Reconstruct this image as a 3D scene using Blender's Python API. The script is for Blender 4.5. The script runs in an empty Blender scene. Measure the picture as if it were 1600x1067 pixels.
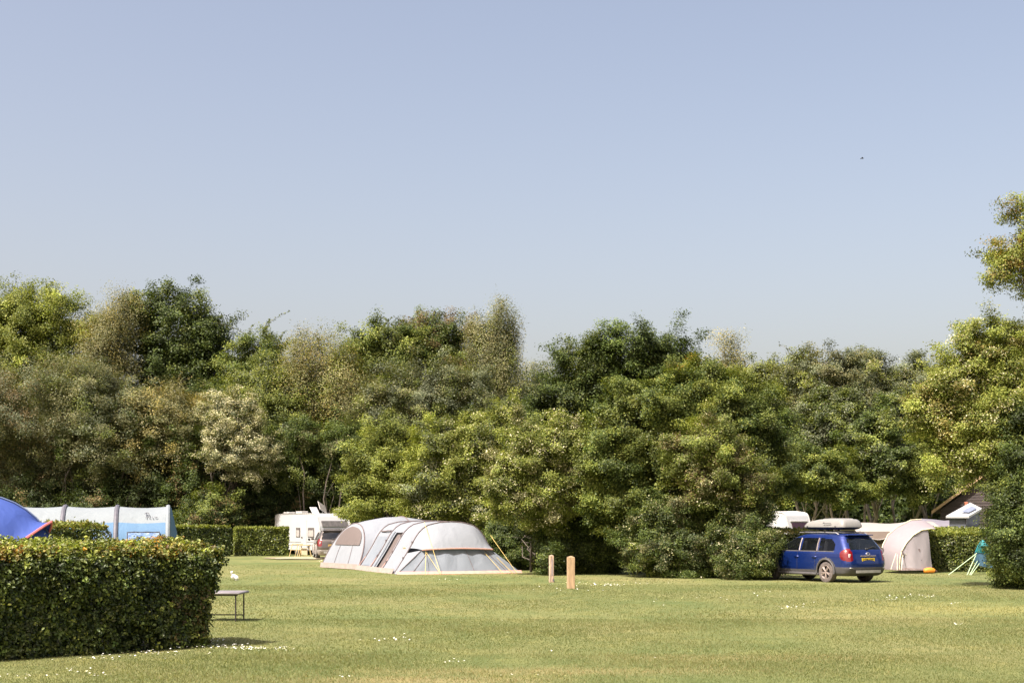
import bpy, math, random
import numpy as np
from mathutils import Vector, Matrix

scene = bpy.context.scene
COL = scene.collection
R = math.radians

# ------------------------------------------------------------------ camera
EYE, F, HY = 1.75, 50.0 / 36.0 * 1600.0, 817.0
cam_d = bpy.data.cameras.new("camera")
cam = bpy.data.objects.new("camera", cam_d)
COL.objects.link(cam)
cam.location = (0, 0, EYE)
cam.rotation_euler = (R(90), 0, 0)
cam_d.lens = 50
cam_d.sensor_width = 36
cam_d.shift_y = (HY - 533.5) / 1600.0
cam_d.clip_end = 3000
cam_d.clip_start = 0.1
scene.camera = cam

# ------------------------------------------------------------------ light
SUN_EL, SUN_XY = 55.0, (-0.71, -0.70)
SUN_ROT = math.atan2(SUN_XY[0], SUN_XY[1])
world = bpy.data.worlds.new("World")
scene.world = world
world.use_nodes = True
wn = world.node_tree.nodes
sky = wn.new("ShaderNodeTexSky")
sky.sky_type = 'NISHITA'
sky.sun_disc = False
sky.sun_elevation = R(SUN_EL)
sky.sun_rotation = SUN_ROT
sky.air_density = 1.0
sky.dust_density = 5.0
sky.ozone_density = 1.0
sky.altitude = 50
wb = wn.new("ShaderNodeMix")          # the photograph's warm white balance
wb.data_type = 'RGBA'
wb.blend_type = 'MULTIPLY'
wb.inputs[0].default_value = 1.0
wb.inputs[7].default_value = (1.010, .838, .735, 1)
world.node_tree.links.new(sky.outputs[0], wb.inputs[6])
world.node_tree.links.new(wb.outputs[2], wn["Background"].inputs[0])
wn["Background"].inputs[1].default_value = 0.147
sd = bpy.data.lights.new("sun", 'SUN')
sd.energy = 4.8
sd.angle = R(0.5)
sd.color = (1.0, 0.945, 0.87)
sun = bpy.data.objects.new("sun", sd)
COL.objects.link(sun)
_d = Vector((SUN_XY[0] * math.cos(R(SUN_EL)), SUN_XY[1] * math.cos(R(SUN_EL)), math.sin(R(SUN_EL))))
sun.rotation_euler = _d.to_track_quat('Z', 'Y').to_euler()
sun.location = (-20, -20, 40)

scene.view_settings.view_transform = 'Standard'
scene.view_settings.look = 'None'
scene.view_settings.exposure = 1.0
scene.view_settings.gamma = 1.0
scene.view_settings.use_curve_mapping = False
try:
    scene.cycles.max_bounces = 8
    scene.cycles.transparent_max_bounces = 12
except Exception:
    pass


# ------------------------------------------------------------------ helpers
def gz(y):
    """ground height: flat near, falling very gently away from the camera"""
    return -0.004 * np.clip(np.asarray(y, float) - 25.0, 0, 75)


def gY(py):
    """depth at which the ground shows at photo row py"""
    a = py - HY
    y = F * EYE / a
    if y > 25:
        y = F * 1.65 / (a - 8.9)
    return y


def wx(px, Y):
    return (px - 800.0) / F * Y


def wz(py, Y):
    return EYE + (HY - py) / F * Y


def W(px, py, Y):
    return Vector((wx(px, Y), Y, wz(py, Y)))


def tag(o, label=None, cat=None, group=None, kind=None):
    if label: o["label"] = label
    if cat: o["category"] = cat
    if group: o["group"] = group
    if kind: o["kind"] = kind
    return o


def empty(name, loc, rz=0.0):
    o = bpy.data.objects.new(name, None)
    COL.objects.link(o)
    o.location = loc
    o.rotation_euler = (0, 0, rz)
    o.empty_display_size = 0.3
    return o


def mesh_np(name, V, Fc, mat, parent=None, smooth=False, colors=None, loops=None):
    """V (n,3); Fc (m,k) faces, or a list of lists"""
    me = bpy.data.meshes.new(name)
    V = np.asarray(V, dtype=np.float32)
    if isinstance(Fc, np.ndarray):
        m, k = Fc.shape
        me.vertices.add(len(V))
        me.vertices.foreach_set("co", V.ravel())
        me.loops.add(m * k)
        me.loops.foreach_set("vertex_index", Fc.astype(np.int32).ravel())
        me.polygons.add(m)
        me.polygons.foreach_set("loop_start", np.arange(0, m * k, k, dtype=np.int32))
        me.update(calc_edges=True)
    else:
        me.from_pydata([tuple(v) for v in V.tolist()], [], [tuple(int(i) for i in f) for f in Fc])
        me.update()
    if smooth:
        me.polygons.foreach_set("use_smooth", np.ones(len(me.polygons), dtype=bool))
    if colors is not None:
        at = me.color_attributes.new("tint", 'FLOAT_COLOR', 'POINT')
        c = np.ones((len(V), 4), dtype=np.float32)
        c[:, :3] = colors
        at.data.foreach_set("color", c.ravel())
    if mat: me.materials.append(mat)
    o = bpy.data.objects.new(name, me)
    COL.objects.link(o)
    if parent is not None: o.parent = parent
    return o


class MB:
    """collects shapes into one mesh"""
    def __init__(s):
        s.v, s.f = [], []

    def add(s, V, Fs, M=None):
        b = len(s.v)
        for v in V:
            v = Vector(v)
            if M is not None: v = M @ v
            s.v.append(tuple(v))
        s.f += [[b + i for i in f] for f in Fs]
        return s

    def box(s, c, size, M=None, bev=0.0):
        x, y, z = size[0] / 2, size[1] / 2, size[2] / 2
        if bev <= 0:
            V = [(c[0] + i * x, c[1] + j * y, c[2] + k * z) for i in (-1, 1) for j in (-1, 1) for k in (-1, 1)]
            Fs = [(0, 1, 3, 2), (4, 6, 7, 5), (0, 4, 5, 1), (2, 3, 7, 6), (0, 2, 6, 4), (1, 5, 7, 3)]
            return s.add(V, Fs, M)
        b = min(bev, x * .9, y * .9, z * .9)
        V = []; idx = {}
        for i in (-1, 1):
            for j in (-1, 1):
                for k in (-1, 1):
                    for a in range(3):
                        p = [i * (x - b), j * (y - b), k * (z - b)]
                        p[a] = (i, j, k)[a] * (x, y, z)[a]
                        idx[(i, j, k, a)] = len(V)
                        V.append((c[0] + p[0], c[1] + p[1], c[2] + p[2]))
        Fs = []
        for a in range(3):
            u, w = (a + 1) % 3, (a + 2) % 3
            for sg in (-1, 1):
                q = []
                for (su, sw) in ((-1, -1), (1, -1), (1, 1), (-1, 1)):
                    t = [0, 0, 0]; t[a] = sg; t[u] = su; t[w] = sw
                    q.append(idx[(t[0], t[1], t[2], a)])
                Fs.append(q if sg > 0 else q[::-1])
        for a in range(3):
            u, w = (a + 1) % 3, (a + 2) % 3
            for su in (-1, 1):
                for sw in (-1, 1):
                    q = []
                    for (sa, fa) in ((-1, u), (1, u), (1, w), (-1, w)):
                        t = [0, 0, 0]; t[a] = sa; t[u] = su; t[w] = sw
                        q.append(idx[(t[0], t[1], t[2], fa)])
                    Fs.append(q if su * sw < 0 else q[::-1])
        for i in (-1, 1):
            for j in (-1, 1):
                for k in (-1, 1):
                    q = [idx[(i, j, k, a)] for a in range(3)]
                    Fs.append(q if i * j * k > 0 else q[::-1])
        return s.add(V, Fs, M)

    def tube(s, pts, rad, n=6, M=None, cap=True):
        pts = [Vector(p) for p in pts]
        if not hasattr(rad, '__len__'): rad = [rad] * len(pts)
        rings = []; V = []; Fs = []
        prev = None
        for i, p in enumerate(pts):
            t = (pts[min(i + 1, len(pts) - 1)] - pts[max(i - 1, 0)])
            if t.length < 1e-9: t = Vector((0, 0, 1))
            t.normalize()
            if prev is None:
                a = Vector((0, 0, 1)) if abs(t.z) < .9 else Vector((1, 0, 0))
                prev = t.cross(a).normalized()
            else:
                prev = (prev - t * prev.dot(t)).normalized()
            b = t.cross(prev)
            for k in range(n):
                th = 2 * math.pi * k / n
                V.append(p + (prev * math.cos(th) + b * math.sin(th)) * rad[i])
        for i in range(len(pts) - 1):
            for k in range(n):
                a, b2 = i * n + k, i * n + (k + 1) % n
                Fs.append((a, b2, b2 + n, a + n))
        if cap:
            Fs.append(tuple(range(n))[::-1])
            Fs.append(tuple(range((len(pts) - 1) * n, len(pts) * n)))
        return s.add(V, Fs, M)

    def prism(s, poly, axis, a0, a1, M=None):
        """poly of 2-D points extruded along axis ('x','y','z')"""
        n = len(poly)
        def pt(p, a):
            return {'x': (a, p[0], p[1]), 'y': (p[0], a, p[1]), 'z': (p[0], p[1], a)}[axis]
        V = [pt(p, a0) for p in poly] + [pt(p, a1) for p in poly]
        Fs = [tuple(range(n)), tuple(range(n, 2 * n))[::-1]]
        for i in range(n):
            j = (i + 1) % n
            Fs.append((i, i + n, j + n, j))
        return s.add(V, Fs, M)

    def sheet(s, grid, M=None, closed=False):
        """grid: rows of points"""
        nr, nc = len(grid), len(grid[0])
        V = [p for r in grid for p in r]
        Fs = []
        for i in range(nr - 1):
            for j in range(nc - 1 if not closed else nc):
                k = (j + 1) % nc
                Fs.append((i * nc + j, i * nc + k, (i + 1) * nc + k, (i + 1) * nc + j))
        return s.add(V, Fs, M)

    def build(s, name, mat, parent=None, smooth=False, solid=0.0, fix=True):
        me = bpy.data.meshes.new(name)
        me.from_pydata(s.v, [], s.f)
        me.update()
        if fix or solid:
            import bmesh
            bm = bmesh.new(); bm.from_mesh(me)
            bmesh.ops.remove_doubles(bm, verts=bm.verts, dist=1e-5)
            bmesh.ops.recalc_face_normals(bm, faces=bm.faces)
            if solid:
                bmesh.ops.solidify(bm, geom=bm.faces[:], thickness=solid)
            bm.to_mesh(me); bm.free()
        if smooth:
            for p in me.polygons: p.use_smooth = True
            try: me.set_sharp_from_angle(angle=R(40))
            except Exception: pass
        me.materials.append(mat)
        o = bpy.data.objects.new(name, me)
        COL.objects.link(o)
        if parent is not None: o.parent = parent
        return o


# ------------------------------------------------------------------ materials
def nmat(name):
    m = bpy.data.materials.new(name)
    m.use_nodes = True
    nt = m.node_tree
    return m, nt, nt.nodes["Principled BSDF"]


def simple(name, col, rough=.6, metal=0.0, noise=.12, nscale=6.0, bump=0.0, coat=0.0, spec=.5, col2=None, stretch=None):
    m, nt, p = nmat(name)
    N, L = nt.nodes, nt.links
    p.inputs["Roughness"].default_value = rough
    p.inputs["Metallic"].default_value = metal
    p.inputs["Coat Weight"].default_value = coat
    p.inputs["Coat Roughness"].default_value = .08
    p.inputs["Specular IOR Level"].default_value = spec
    tc = N.new("ShaderNodeTexCoord")
    src = tc.outputs["Object"]
    if stretch:
        mp = N.new("ShaderNodeMapping"); mp.inputs["Scale"].default_value = stretch
        L.new(src, mp.inputs[0]); src = mp.outputs[0]
    t = N.new("ShaderNodeTexNoise")
    t.inputs["Scale"].default_value = nscale
    t.inputs["Detail"].default_value = 5
    L.new(src, t.inputs["Vector"])
    r = N.new("ShaderNodeValToRGB")
    c2 = col2 if col2 else tuple(c * (1 - noise) for c in col)
    c1 = col if col2 else tuple(min(1, c * (1 + noise)) for c in col)
    r.color_ramp.elements[0].position = .35
    r.color_ramp.elements[1].position = .65
    r.color_ramp.elements[0].color = (*c2, 1)
    r.color_ramp.elements[1].color = (*c1, 1)
    L.new(t.outputs[0], r.inputs[0])
    L.new(r.outputs[0], p.inputs["Base Color"])
    if bump:
        b = N.new("ShaderNodeBump"); b.inputs["Strength"].default_value = bump
        b.inputs["Distance"].default_value = .02
        L.new(t.outputs[0], b.inputs["Height"]); L.new(b.outputs[0], p.inputs["Normal"])
    return m


def leaf_mat(name, trans=.24, rough=.5, spec=.22):
    m, nt, p = nmat(name)
    N, L = nt.nodes, nt.links
    a = N.new("ShaderNodeAttribute"); a.attribute_name = "tint"
    L.new(a.outputs["Color"], p.inputs["Base Color"])
    p.inputs["Roughness"].default_value = rough
    p.inputs["Specular IOR Level"].default_value = spec
    tr = N.new("ShaderNodeBsdfTranslucent")
    hs = N.new("ShaderNodeMix"); hs.data_type = 'RGBA'; hs.blend_type = 'MULTIPLY'
    hs.inputs[0].default_value = 1.0
    hs.inputs[7].default_value = (1.5, 1.5, .55, 1)
    L.new(a.outputs["Color"], hs.inputs[6])
    L.new(hs.outputs[2], tr.inputs["Color"])
    mx = N.new("ShaderNodeMixShader"); mx.inputs[0].default_value = trans
    L.new(p.outputs[0], mx.inputs[1]); L.new(tr.outputs[0], mx.inputs[2])
    L.new(mx.outputs[0], N["Material Output"].inputs[0])
    return m


def fabric(name, col, trans=.25, nscale=1.2, wr=.25, col2=None):
    """tent cloth: soft creases and some light through it"""
    m, nt, p = nmat(name)
    N, L = nt.nodes, nt.links
    tc = N.new("ShaderNodeTexCoord")
    mp = N.new("ShaderNodeMapping"); mp.inputs["Scale"].default_value = (1, 1, .45)
    mp.inputs["Rotation"].default_value = (.3, .4, .5)
    L.new(tc.outputs["Object"], mp.inputs[0])
    t = N.new("ShaderNodeTexNoise"); t.inputs["Scale"].default_value = nscale * 2
    t.inputs["Detail"].default_value = 3; t.inputs["Distortion"].default_value = .8
    L.new(mp.outputs[0], t.inputs["Vector"])
    r = N.new("ShaderNodeValToRGB")
    c2 = col2 or tuple(c * .93 for c in col)
    r.color_ramp.elements[0].position = .3; r.color_ramp.elements[1].position = .7
    r.color_ramp.elements[0].color = (*c2, 1); r.color_ramp.elements[1].color = (*col, 1)
    L.new(t.outputs[0], r.inputs[0]); L.new(r.outputs[0], p.inputs["Base Color"])
    b = N.new("ShaderNodeBump"); b.inputs["Strength"].default_value = wr
    b.inputs["Distance"].default_value = .12
    L.new(t.outputs[0], b.inputs["Height"]); L.new(b.outputs[0], p.inputs["Normal"])
    p.inputs["Roughness"].default_value = .65
    p.inputs["Specular IOR Level"].default_value = .25
    tr = N.new("ShaderNodeBsdfTranslucent"); L.new(r.outputs[0], tr.inputs["Color"])
    mx = N.new("ShaderNodeMixShader"); mx.inputs[0].default_value = trans
    L.new(p.outputs[0], mx.inputs[1]); L.new(tr.outputs[0], mx.inputs[2])
    L.new(mx.outputs[0], N["Material Output"].inputs[0])
    return m


def glass(name, tint=(.5, .52, .55), mix=.45, rough=.03, dark=(.01, .012, .015)):
    m, nt, p = nmat(name)
    N, L = nt.nodes, nt.links
    p.inputs["Base Color"].default_value = (*dark, 1)
    p.inputs["Roughness"].default_value = rough
    p.inputs["Specular IOR Level"].default_value = .6
    tr = N.new("ShaderNodeBsdfTransparent"); tr.inputs[0].default_value = (*tint, 1)
    mx = N.new("ShaderNodeMixShader"); mx.inputs[0].default_value = mix
    L.new(p.outputs[0], mx.inputs[1]); L.new(tr.outputs[0], mx.inputs[2])
    L.new(mx.outputs[0], N["Material Output"].inputs[0])
    return m


LEAF = leaf_mat("leaf")
LEAF_GLOSSY = leaf_mat("hedge_leaf", trans=.22, rough=.48, spec=.4)
BARK = simple("bark", (.085, .07, .055), .9, noise=.45, nscale=5, bump=.6, stretch=(1, 1, .3))
BARK_PALE = simple("pale_bark", (.19, .165, .135), .85, noise=.4, nscale=4, bump=.4, stretch=(1, 1, .5))
WHITE = simple("white_panel", (.44, .45, .455), .35, noise=.03, nscale=1.5)
WHITE_DULL = simple("dull_white_plastic", (.42, .41, .39), .5, noise=.06)
DARK = simple("dark_plastic", (.03, .03, .032), .6, noise=.2)
RUBBER = simple("tyre_rubber", (.045, .042, .04), .85, noise=.25, nscale=20)
DUSTY = simple("dusty_tyre", (.10, .085, .078), .9, noise=.3, nscale=12)
SILVER = simple("silver_metal", (.6, .6, .6), .3, metal=.8, noise=.08)
GREY_CLAD = simple("grey_cladding", (.065, .063, .065), .6, noise=.15)
WOOD_POST = simple("pale_oak", (.38, .26, .15), .8, noise=.22, nscale=9, bump=.5, stretch=(3, 3, .35))
WOOD_OLD = simple("weathered_wood", (.40, .29, .21), .9, noise=.4, nscale=9, bump=.7, stretch=(3, 3, .35))


# ------------------------------------------------------------------ leaves
def rnd_dirs(rng, n):
    d = rng.normal(size=(n, 3))
    return d / np.linalg.norm(d, axis=1, keepdims=True)


def norm(a):
    return a / np.maximum(np.linalg.norm(a, axis=1, keepdims=True), 1e-9)


def leaf_mesh(name, P, Nrm, size, colors, mat, parent, rng, folded=False, aspect=.62):
    """one leaf per point: a rhombus, or a folded leaf of two quads"""
    n = len(P)
    Nrm = norm(Nrm)
    T = norm(np.cross(Nrm, rng.normal(size=(n, 3))))
    B = np.cross(Nrm, T)
    s = (size * rng.uniform(.6, 1.3, n))[:, None]
    t, b = T * s * .5, B * s * .5 * aspect
    if not folded:
        droop = -Nrm * s * .12
        V = np.stack([P - t + droop, P + b - t * .1, P + t + droop, P - b - t * .1], 1).reshape(-1, 3)
        Fc = np.arange(4 * n).reshape(-1, 4)
        C = np.repeat(colors, 4, axis=0)
    else:
        up = Nrm * s * .13
        V = np.stack([P - t, P - t * .25 + b * .9 + up, P + t * .45 + b * .7 + up, P + t * 1.1 - up,
                      P + t * .45 - b * .7 + up, P - t * .25 - b * .9 + up], 1).reshape(-1, 3)
        i = np.arange(n)[:, None] * 6
        Fc = np.concatenate([i + np.array([[0, 1, 2, 3]]), i + np.array([[0, 3, 4, 5]])], 0)
        C = np.repeat(colors, 6, axis=0)
    return mesh_np(name, V, Fc, mat, parent, False, C)


PAL = {
    'dark':   [(.024, .036, .011), (.038, .056, .016), (.060, .082, .022)],
    'deep':   [(.034, .054, .013), (.056, .082, .018), (.086, .115, .025)],
    'mid':    [(.062, .084, .018), (.100, .126, .025), (.140, .162, .034)],
    'fresh':  [(.100, .128, .022), (.145, .172, .030), (.190, .210, .042)],
    'lime':   [(.130, .165, .028), (.185, .215, .038), (.230, .245, .055)],
    'olive':  [(.075, .085, .032), (.115, .120, .045), (.155, .152, .065)],
    'gold':   [(.150, .135, .035), (.200, .175, .050), (.240, .200, .065)],
    'grey':   [(.065, .082, .040), (.100, .118, .060), (.140, .155, .085)],
    'birch':  [(.110, .118, .045), (.160, .160, .065), (.215, .205, .095)],
    'bronze': [(.085, .065, .028), (.125, .095, .040), (.160, .125, .050)],
    'cream':  [(.34, .33, .17), (.44, .43, .24), (.54, .52, .32)],
    'orange': [(.22, .12, .02), (.30, .17, .03), (.22, .20, .04)],
}


def pal_pick(rng, pals, weights, n):
    w = np.array(weights, float); w /= w.sum()
    k = rng.choice(len(pals), size=n, p=w)
    A = np.array([PAL[p] for p in pals])
    return A[k, rng.integers(0, 3, n)]


def crown_leaves(rng, lobes, n, leaf, clump, spray, pals, weights, flat=.75, up=.55, back=.5, shell=.5, droop=0.0,
                 flowers=0.0, fl_pal='cream'):
    """lobes: list of (centre, radii). Leaves hang in sprays, sprays in clumps, clumps in lobes."""
    C = np.array([l[0] for l in lobes], float)
    Rr = np.array([l[1] for l in lobes], float)
    clump = clump * .70
    area = Rr[:, 0] * Rr[:, 2] + .5 * Rr[:, 1] * Rr[:, 2]
    ncl = np.maximum(4, (area * 3.4 / (clump * clump) * 1.0).astype(int))
    cc, out, cr = [], [], []
    for i in range(len(C)):
        m = ncl[i] * 2
        d = rnd_dirs(rng, m)
        keep = (d[:, 1] < .25) | (rng.random(m) < back)
        d = d[keep]
        r = shell + (.98 - shell) * rng.random(len(d)) ** .55
        ph = rng.uniform(0, 6.28, 6)
        wob = (np.sin(d[:, 0] * 3.1 + ph[0]) * np.cos(d[:, 2] * 2.7 + ph[1]) * .16 + np.sin(d[:, 0] * 6.3 + d[:, 2] * 5.2 + ph[2]) * .12
               + np.sin(d[:, 2] * 9.1 - d[:, 0] * 8 + ph[3]) * .07)
        r = r * (1 + wob)
        cc.append(C[i] + d * Rr[i] * r[:, None] + rng.normal(0, clump * .35, (len(d), 3))); out.append(d)
        cr.append(clump * rng.uniform(.5, 1.3, len(d)))
    cc, out, cr = np.concatenate(cc), np.concatenate(out), np.concatenate(cr)
    nc = len(cc)
    ccol = rng.normal(0, .22, nc)                        # each branch a little lighter or darker in leaf colour
    cpal = rng.random(nc)
    bd = norm(out * .75 + np.array([0, 0, .55 - droop]) + rng.normal(0, .45, (nc, 3)))   # the way each leafy branch grows
    bl = cr * rng.uniform(1.3, 3.4, nc)
    per = 20
    ns = nc * per
    ci = np.repeat(np.arange(nc), per)
    t = rng.random(ns) ** .8
    d = norm(rng.normal(size=(ns, 3)) + out[ci] * .5 + np.array([0, 0, .35]))
    sp = cc[ci] + bd[ci] * (bl[ci] * (t - .45))[:, None] + d * (cr[ci] * rng.uniform(.1, .95, ns) * (1.05 - .75 * t))[:, None] * np.array([1, 1, flat])
    sp[:, 2] -= droop * rng.random(ns) * cr[ci] * 1.3
    sp[:, 2] = np.maximum(sp[:, 2], gz(sp[:, 1]) + .12)
    si = rng.integers(0, ns, n)
    P = sp[si] + np.clip(rng.normal(0, .8, (n, 3)), -1.5, 1.5) * np.array([spray, spray, spray * (.6 + droop)]) * 1.15
    P[:, 2] = np.maximum(P[:, 2], gz(P[:, 1]) + .03)
    Nn = norm(out[ci[si]] * .5 + d[si] * .45 + np.array([0, 0, up]) + rng.normal(0, .42, (n, 3)))
    w = np.array(weights, float); w = w / w.sum()
    cum = np.cumsum(w)
    kp = np.searchsorted(cum, np.clip(cpal[ci[si]] + rng.normal(0, .10, n), 0, .9999))
    kp = np.clip(kp, 0, len(pals) - 1)
    A = np.array([PAL[p] for p in pals])
    col = A[kp, rng.integers(0, 3, n)] * np.exp(ccol[ci[si]])[:, None]
    if flowers > 0:
        fs = rng.random(ns) < flowers
        f = fs[si] & (rng.random(n) < .6)
        col[f] = np.array(PAL[fl_pal])[rng.integers(0, 3, f.sum())]
    return P, Nn, np.clip(col * LEAFCOL, 0, .8), cc


def lobes_px(Y, L, dscale=.8, jit=1.0, rng=None):
    """photo-sized lobes (px, py, rx, ry[, dY]) to world ellipsoids about depth Y"""
    out = []
    for l in L:
        px, py, rx, ry = l[:4]
        y = Y + (l[4] if len(l) > 4 else 0.0)
        s = y / F
        out.append(((wx(px, y), y, wz(py, y)), (rx * s, max(rx, ry) * s * dscale, ry * s)))
    return out


def limb(mb, a, b, r0, r1, rng, n=5, wob=.06, seg=6):
    a, b = Vector(a), Vector(b)
    Lg = (b - a).length
    pts, rad = [], []
    for i in range(n + 1):
        t = i / n
        p = a.lerp(b, t)
        if 0 < i < n:
            p = p + Vector(rng.normal(0, wob * Lg, 3) * np.array([1, 1, .3])) * math.sin(math.pi * t)
        p.z += Lg * .06 * math.sin(math.pi * t)
        pts.append(p); rad.append(r0 + (r1 - r0) * t)
    mb.tube(pts, rad, seg)
    return pts


LEAFMUL = 3.6
LEAFCOL = np.array([1.18, 1.16, 1.27])
TREE_GROUP = "trees round the edge of the camping field"


def tree(name, label, cat, Y, base_px, L, n, leaf, pals, weights, seed, clump=.9, spray=.22, trunk_r=.16, bark=None,
         group=TREE_GROUP, multi=1, flat=.75, shoots=0, shoot_len=1.0, droop=0.0, flowers=0.0, back=.5, shell=.5,
         dscale=.8, up=.55, fl_pal='cream', lean=0.0, nlimb=7, shoot_pal=None, bdy=0.0):
    rng = np.random.default_rng(seed)
    lob = lobes_px(Y, L, dscale)
    yb = Y + bdy
    bx = wx(base_px, yb)
    base = Vector((bx, yb, float(gz(yb))))
    n = int(n * LEAFMUL)
    if 'slender' in (group or ''): trunk_r *= .68
    root = empty(name, base)
    tag(root, label, cat, group)
    P, Nn, col, cc = crown_leaves(rng, lob, n, leaf, clump, spray, pals, weights, flat=flat, up=up, back=back,
                                  shell=shell, droop=droop, flowers=flowers, fl_pal=fl_pal)
    mb = MB()
    cen = np.mean([l[0] for l in lob], axis=0)
    top = max(l[0][2] + l[1][2] * .6 for l in lob)
    B = Vector((0, 0, 0))
    for k in range(multi):
        off = Vector((rng.normal(0, .35), rng.normal(0, .35), 0)) if multi > 1 else Vector((0, 0, 0))
        tgt = Vector((cen[0] + rng.normal(0, .6 if multi > 1 else .2) + lean, cen[1] + rng.normal(0, .3), top)) - base
        if multi > 1:
            l = lob[k % len(lob)]
            tgt = Vector((l[0][0], l[0][1], l[0][2] + l[1][2] * .4)) - base
        pts = limb(mb, off - Vector((0, 0, .1)), tgt, trunk_r * (1 if multi == 1 else .7), .03, rng, 7, .03, 8)
        for _ in range(nlimb):
            i = int(rng.integers(1, 6))
            j = int(rng.integers(0, len(cc)))
            q = Vector(cc[j]) - base
            if q.z < pts[i].z - .5: continue
            limb(mb, pts[i], q, trunk_r * .38 * (1 - i / 9), .012, rng, 4, .07, 5)
    # bare or leafy shoots poking out of the crown
    if shoots:
        SP, SN, SC = [], [], []
        tops = cc[np.argsort(-(cc[:, 2] + rng.normal(0, .5, len(cc))))][:max(shoots * 2, 6)]
        for k in range(shoots):
            p0 = Vector(tops[int(rng.integers(0, len(tops)))]) - base
            dirv = Vector((rng.normal(0, .55), rng.normal(0, .35), 1.0)).normalized()
            ln = shoot_len * rng.uniform(.5, 1.3)
            bend = Vector((rng.normal(0, .5), 0, -.25))
            pts = [p0 + dirv * ln * t + bend * ln * t * t for t in np.linspace(0, 1, 6)]
            mb.tube(pts, [.022, .02, .016, .012, .009, .005], 4)
            m = int(26 * ln)
            tt = rng.random(m)
            q = np.array([list(p0 + dirv * ln * t + bend * ln * t * t) for t in tt])
            SP.append(q + rng.normal(0, .05, (m, 3))); SN.append(rng.normal(size=(m, 3)) + np.array([0, 0, .5]))
            SC.append(pal_pick(rng, [shoot_pal or pals[0]], [1], m))
        P = np.concatenate([P, np.concatenate(SP) + np.array(base)]); Nn = np.concatenate([Nn, np.concatenate(SN)])
        col = np.concatenate([col, np.concatenate(SC)])
    leaf *= .72
    leaf_mesh("crown", P - np.array(base), Nn, leaf, col, LEAF, root, rng)
    mb.build("trunk", bark or BARK, root, smooth=True, fix=False)
    return root


# ------------------------------------------------------------------ ground
def ground_mat():
    m, nt, p = nmat("lawn")
    N, L = nt.nodes, nt.links
    tc = N.new("ShaderNodeTexCoord")
    def noise(scale, detail=4, st=None, rough=.55, dist=0.0):
        mp = N.new("ShaderNodeMapping")
        if st: mp.inputs["Scale"].default_value = st
        L.new(tc.outputs["Object"], mp.inputs[0])
        t = N.new("ShaderNodeTexNoise"); t.inputs["Scale"].default_value = scale
        t.inputs["Detail"].default_value = detail; t.inputs["Roughness"].default_value = rough
        t.inputs["Distortion"].default_value = dist
        L.new(mp.outputs[0], t.inputs["Vector"]); return t.outputs[0]
    def ramp(src, stops):
        r = N.new("ShaderNodeValToRGB")
        e = r.color_ramp.elements
        e[0].position, e[0].color = stops[0][0], (*stops[0][1], 1)
        e[1].position, e[1].color = stops[-1][0], (*stops[-1][1], 1)
        for pos, c in stops[1:-1]:
            x = e.new(pos); x.color = (*c, 1)
        L.new(src, r.inputs[0]); return r.outputs[0]
    def mix(fac, a, b, mode='MIX'):
        x = N.new("ShaderNodeMix"); x.data_type = 'RGBA'; x.blend_type = mode
        if isinstance(fac, float): x.inputs[0].default_value = fac
        else: L.new(fac, x.inputs[0])
        L.new(a, x.inputs[6]); L.new(b, x.inputs[7]); return x.outputs[2]
    big = noise(.22, 4, (1, .55, 1))
    c1 = ramp(big, [(.32, G_GREEN), (.5, G_MID), (.68, G_YEL)])
    med = noise(1.6, 5, (1, .6, 1), .65, .4)
    c2 = ramp(med, [(.3, (.72, .80, .68)), (.5, (1, 1, 1)), (.72, (1.22, 1.14, 1.0))])
    c = mix(1.0, c1, c2, 'MULTIPLY')
    fine = noise(26, 6, None, .75)
    c3 = ramp(fine, [(.28, (.82, .85, .8)), (.5, (1, 1, 1)), (.75, (1.18, 1.15, 1.08))])
    c = mix(1.0, c, c3, 'MULTIPLY')
    # dry straw coloured patches, where the photograph has them
    for (cx, cy, rx, ry, col, amt) in DRY:
        mp = N.new("ShaderNodeMapping")
        mp.inputs["Location"].default_value = (-cx / rx, -cy / ry, 0)
        mp.inputs["Scale"].default_value = (1 / rx, 1 / ry, 0)
        L.new(tc.outputs["Object"], mp.inputs[0])
        nz = N.new("ShaderNodeTexNoise"); nz.inputs["Scale"].default_value = 1.6; nz.inputs["Detail"].default_value = 6
        L.new(tc.outputs["Object"], nz.inputs["Vector"])
        add = N.new("ShaderNodeMix"); add.data_type = 'RGBA'; add.blend_type = 'LINEAR_LIGHT'
        add.inputs[0].default_value = .5
        L.new(mp.outputs[0], add.inputs[6]); L.new(nz.outputs[1], add.inputs[7])
        ln = N.new("ShaderNodeVectorMath"); ln.operation = 'LENGTH'
        L.new(add.outputs[2], ln.inputs[0])
        rp = N.new("ShaderNodeMapRange")
        rp.inputs[1].default_value = .25; rp.inputs[2].default_value = 1.15
        rp.inputs[3].default_value = amt; rp.inputs[4].default_value = 0
        L.new(ln.outputs["Value"], rp.inputs[0])
        rgb = N.new("ShaderNodeRGB"); rgb.outputs[0].default_value = (*col, 1)
        m3 = mix(1.0, rgb.outputs[0], c3, 'MULTIPLY')
        c = mix(rp.outputs[0], c, m3)
    L.new(c, p.inputs["Base Color"])
    p.inputs["Roughness"].default_value = .9
    p.inputs["Specular IOR Level"].default_value = .15
    b = N.new("ShaderNodeBump"); b.inputs["Strength"].default_value = .3; b.inputs["Distance"].default_value = .02
    L.new(fine, b.inputs["Height"]); L.new(b.outputs[0], p.inputs["Normal"])
    return m


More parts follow.
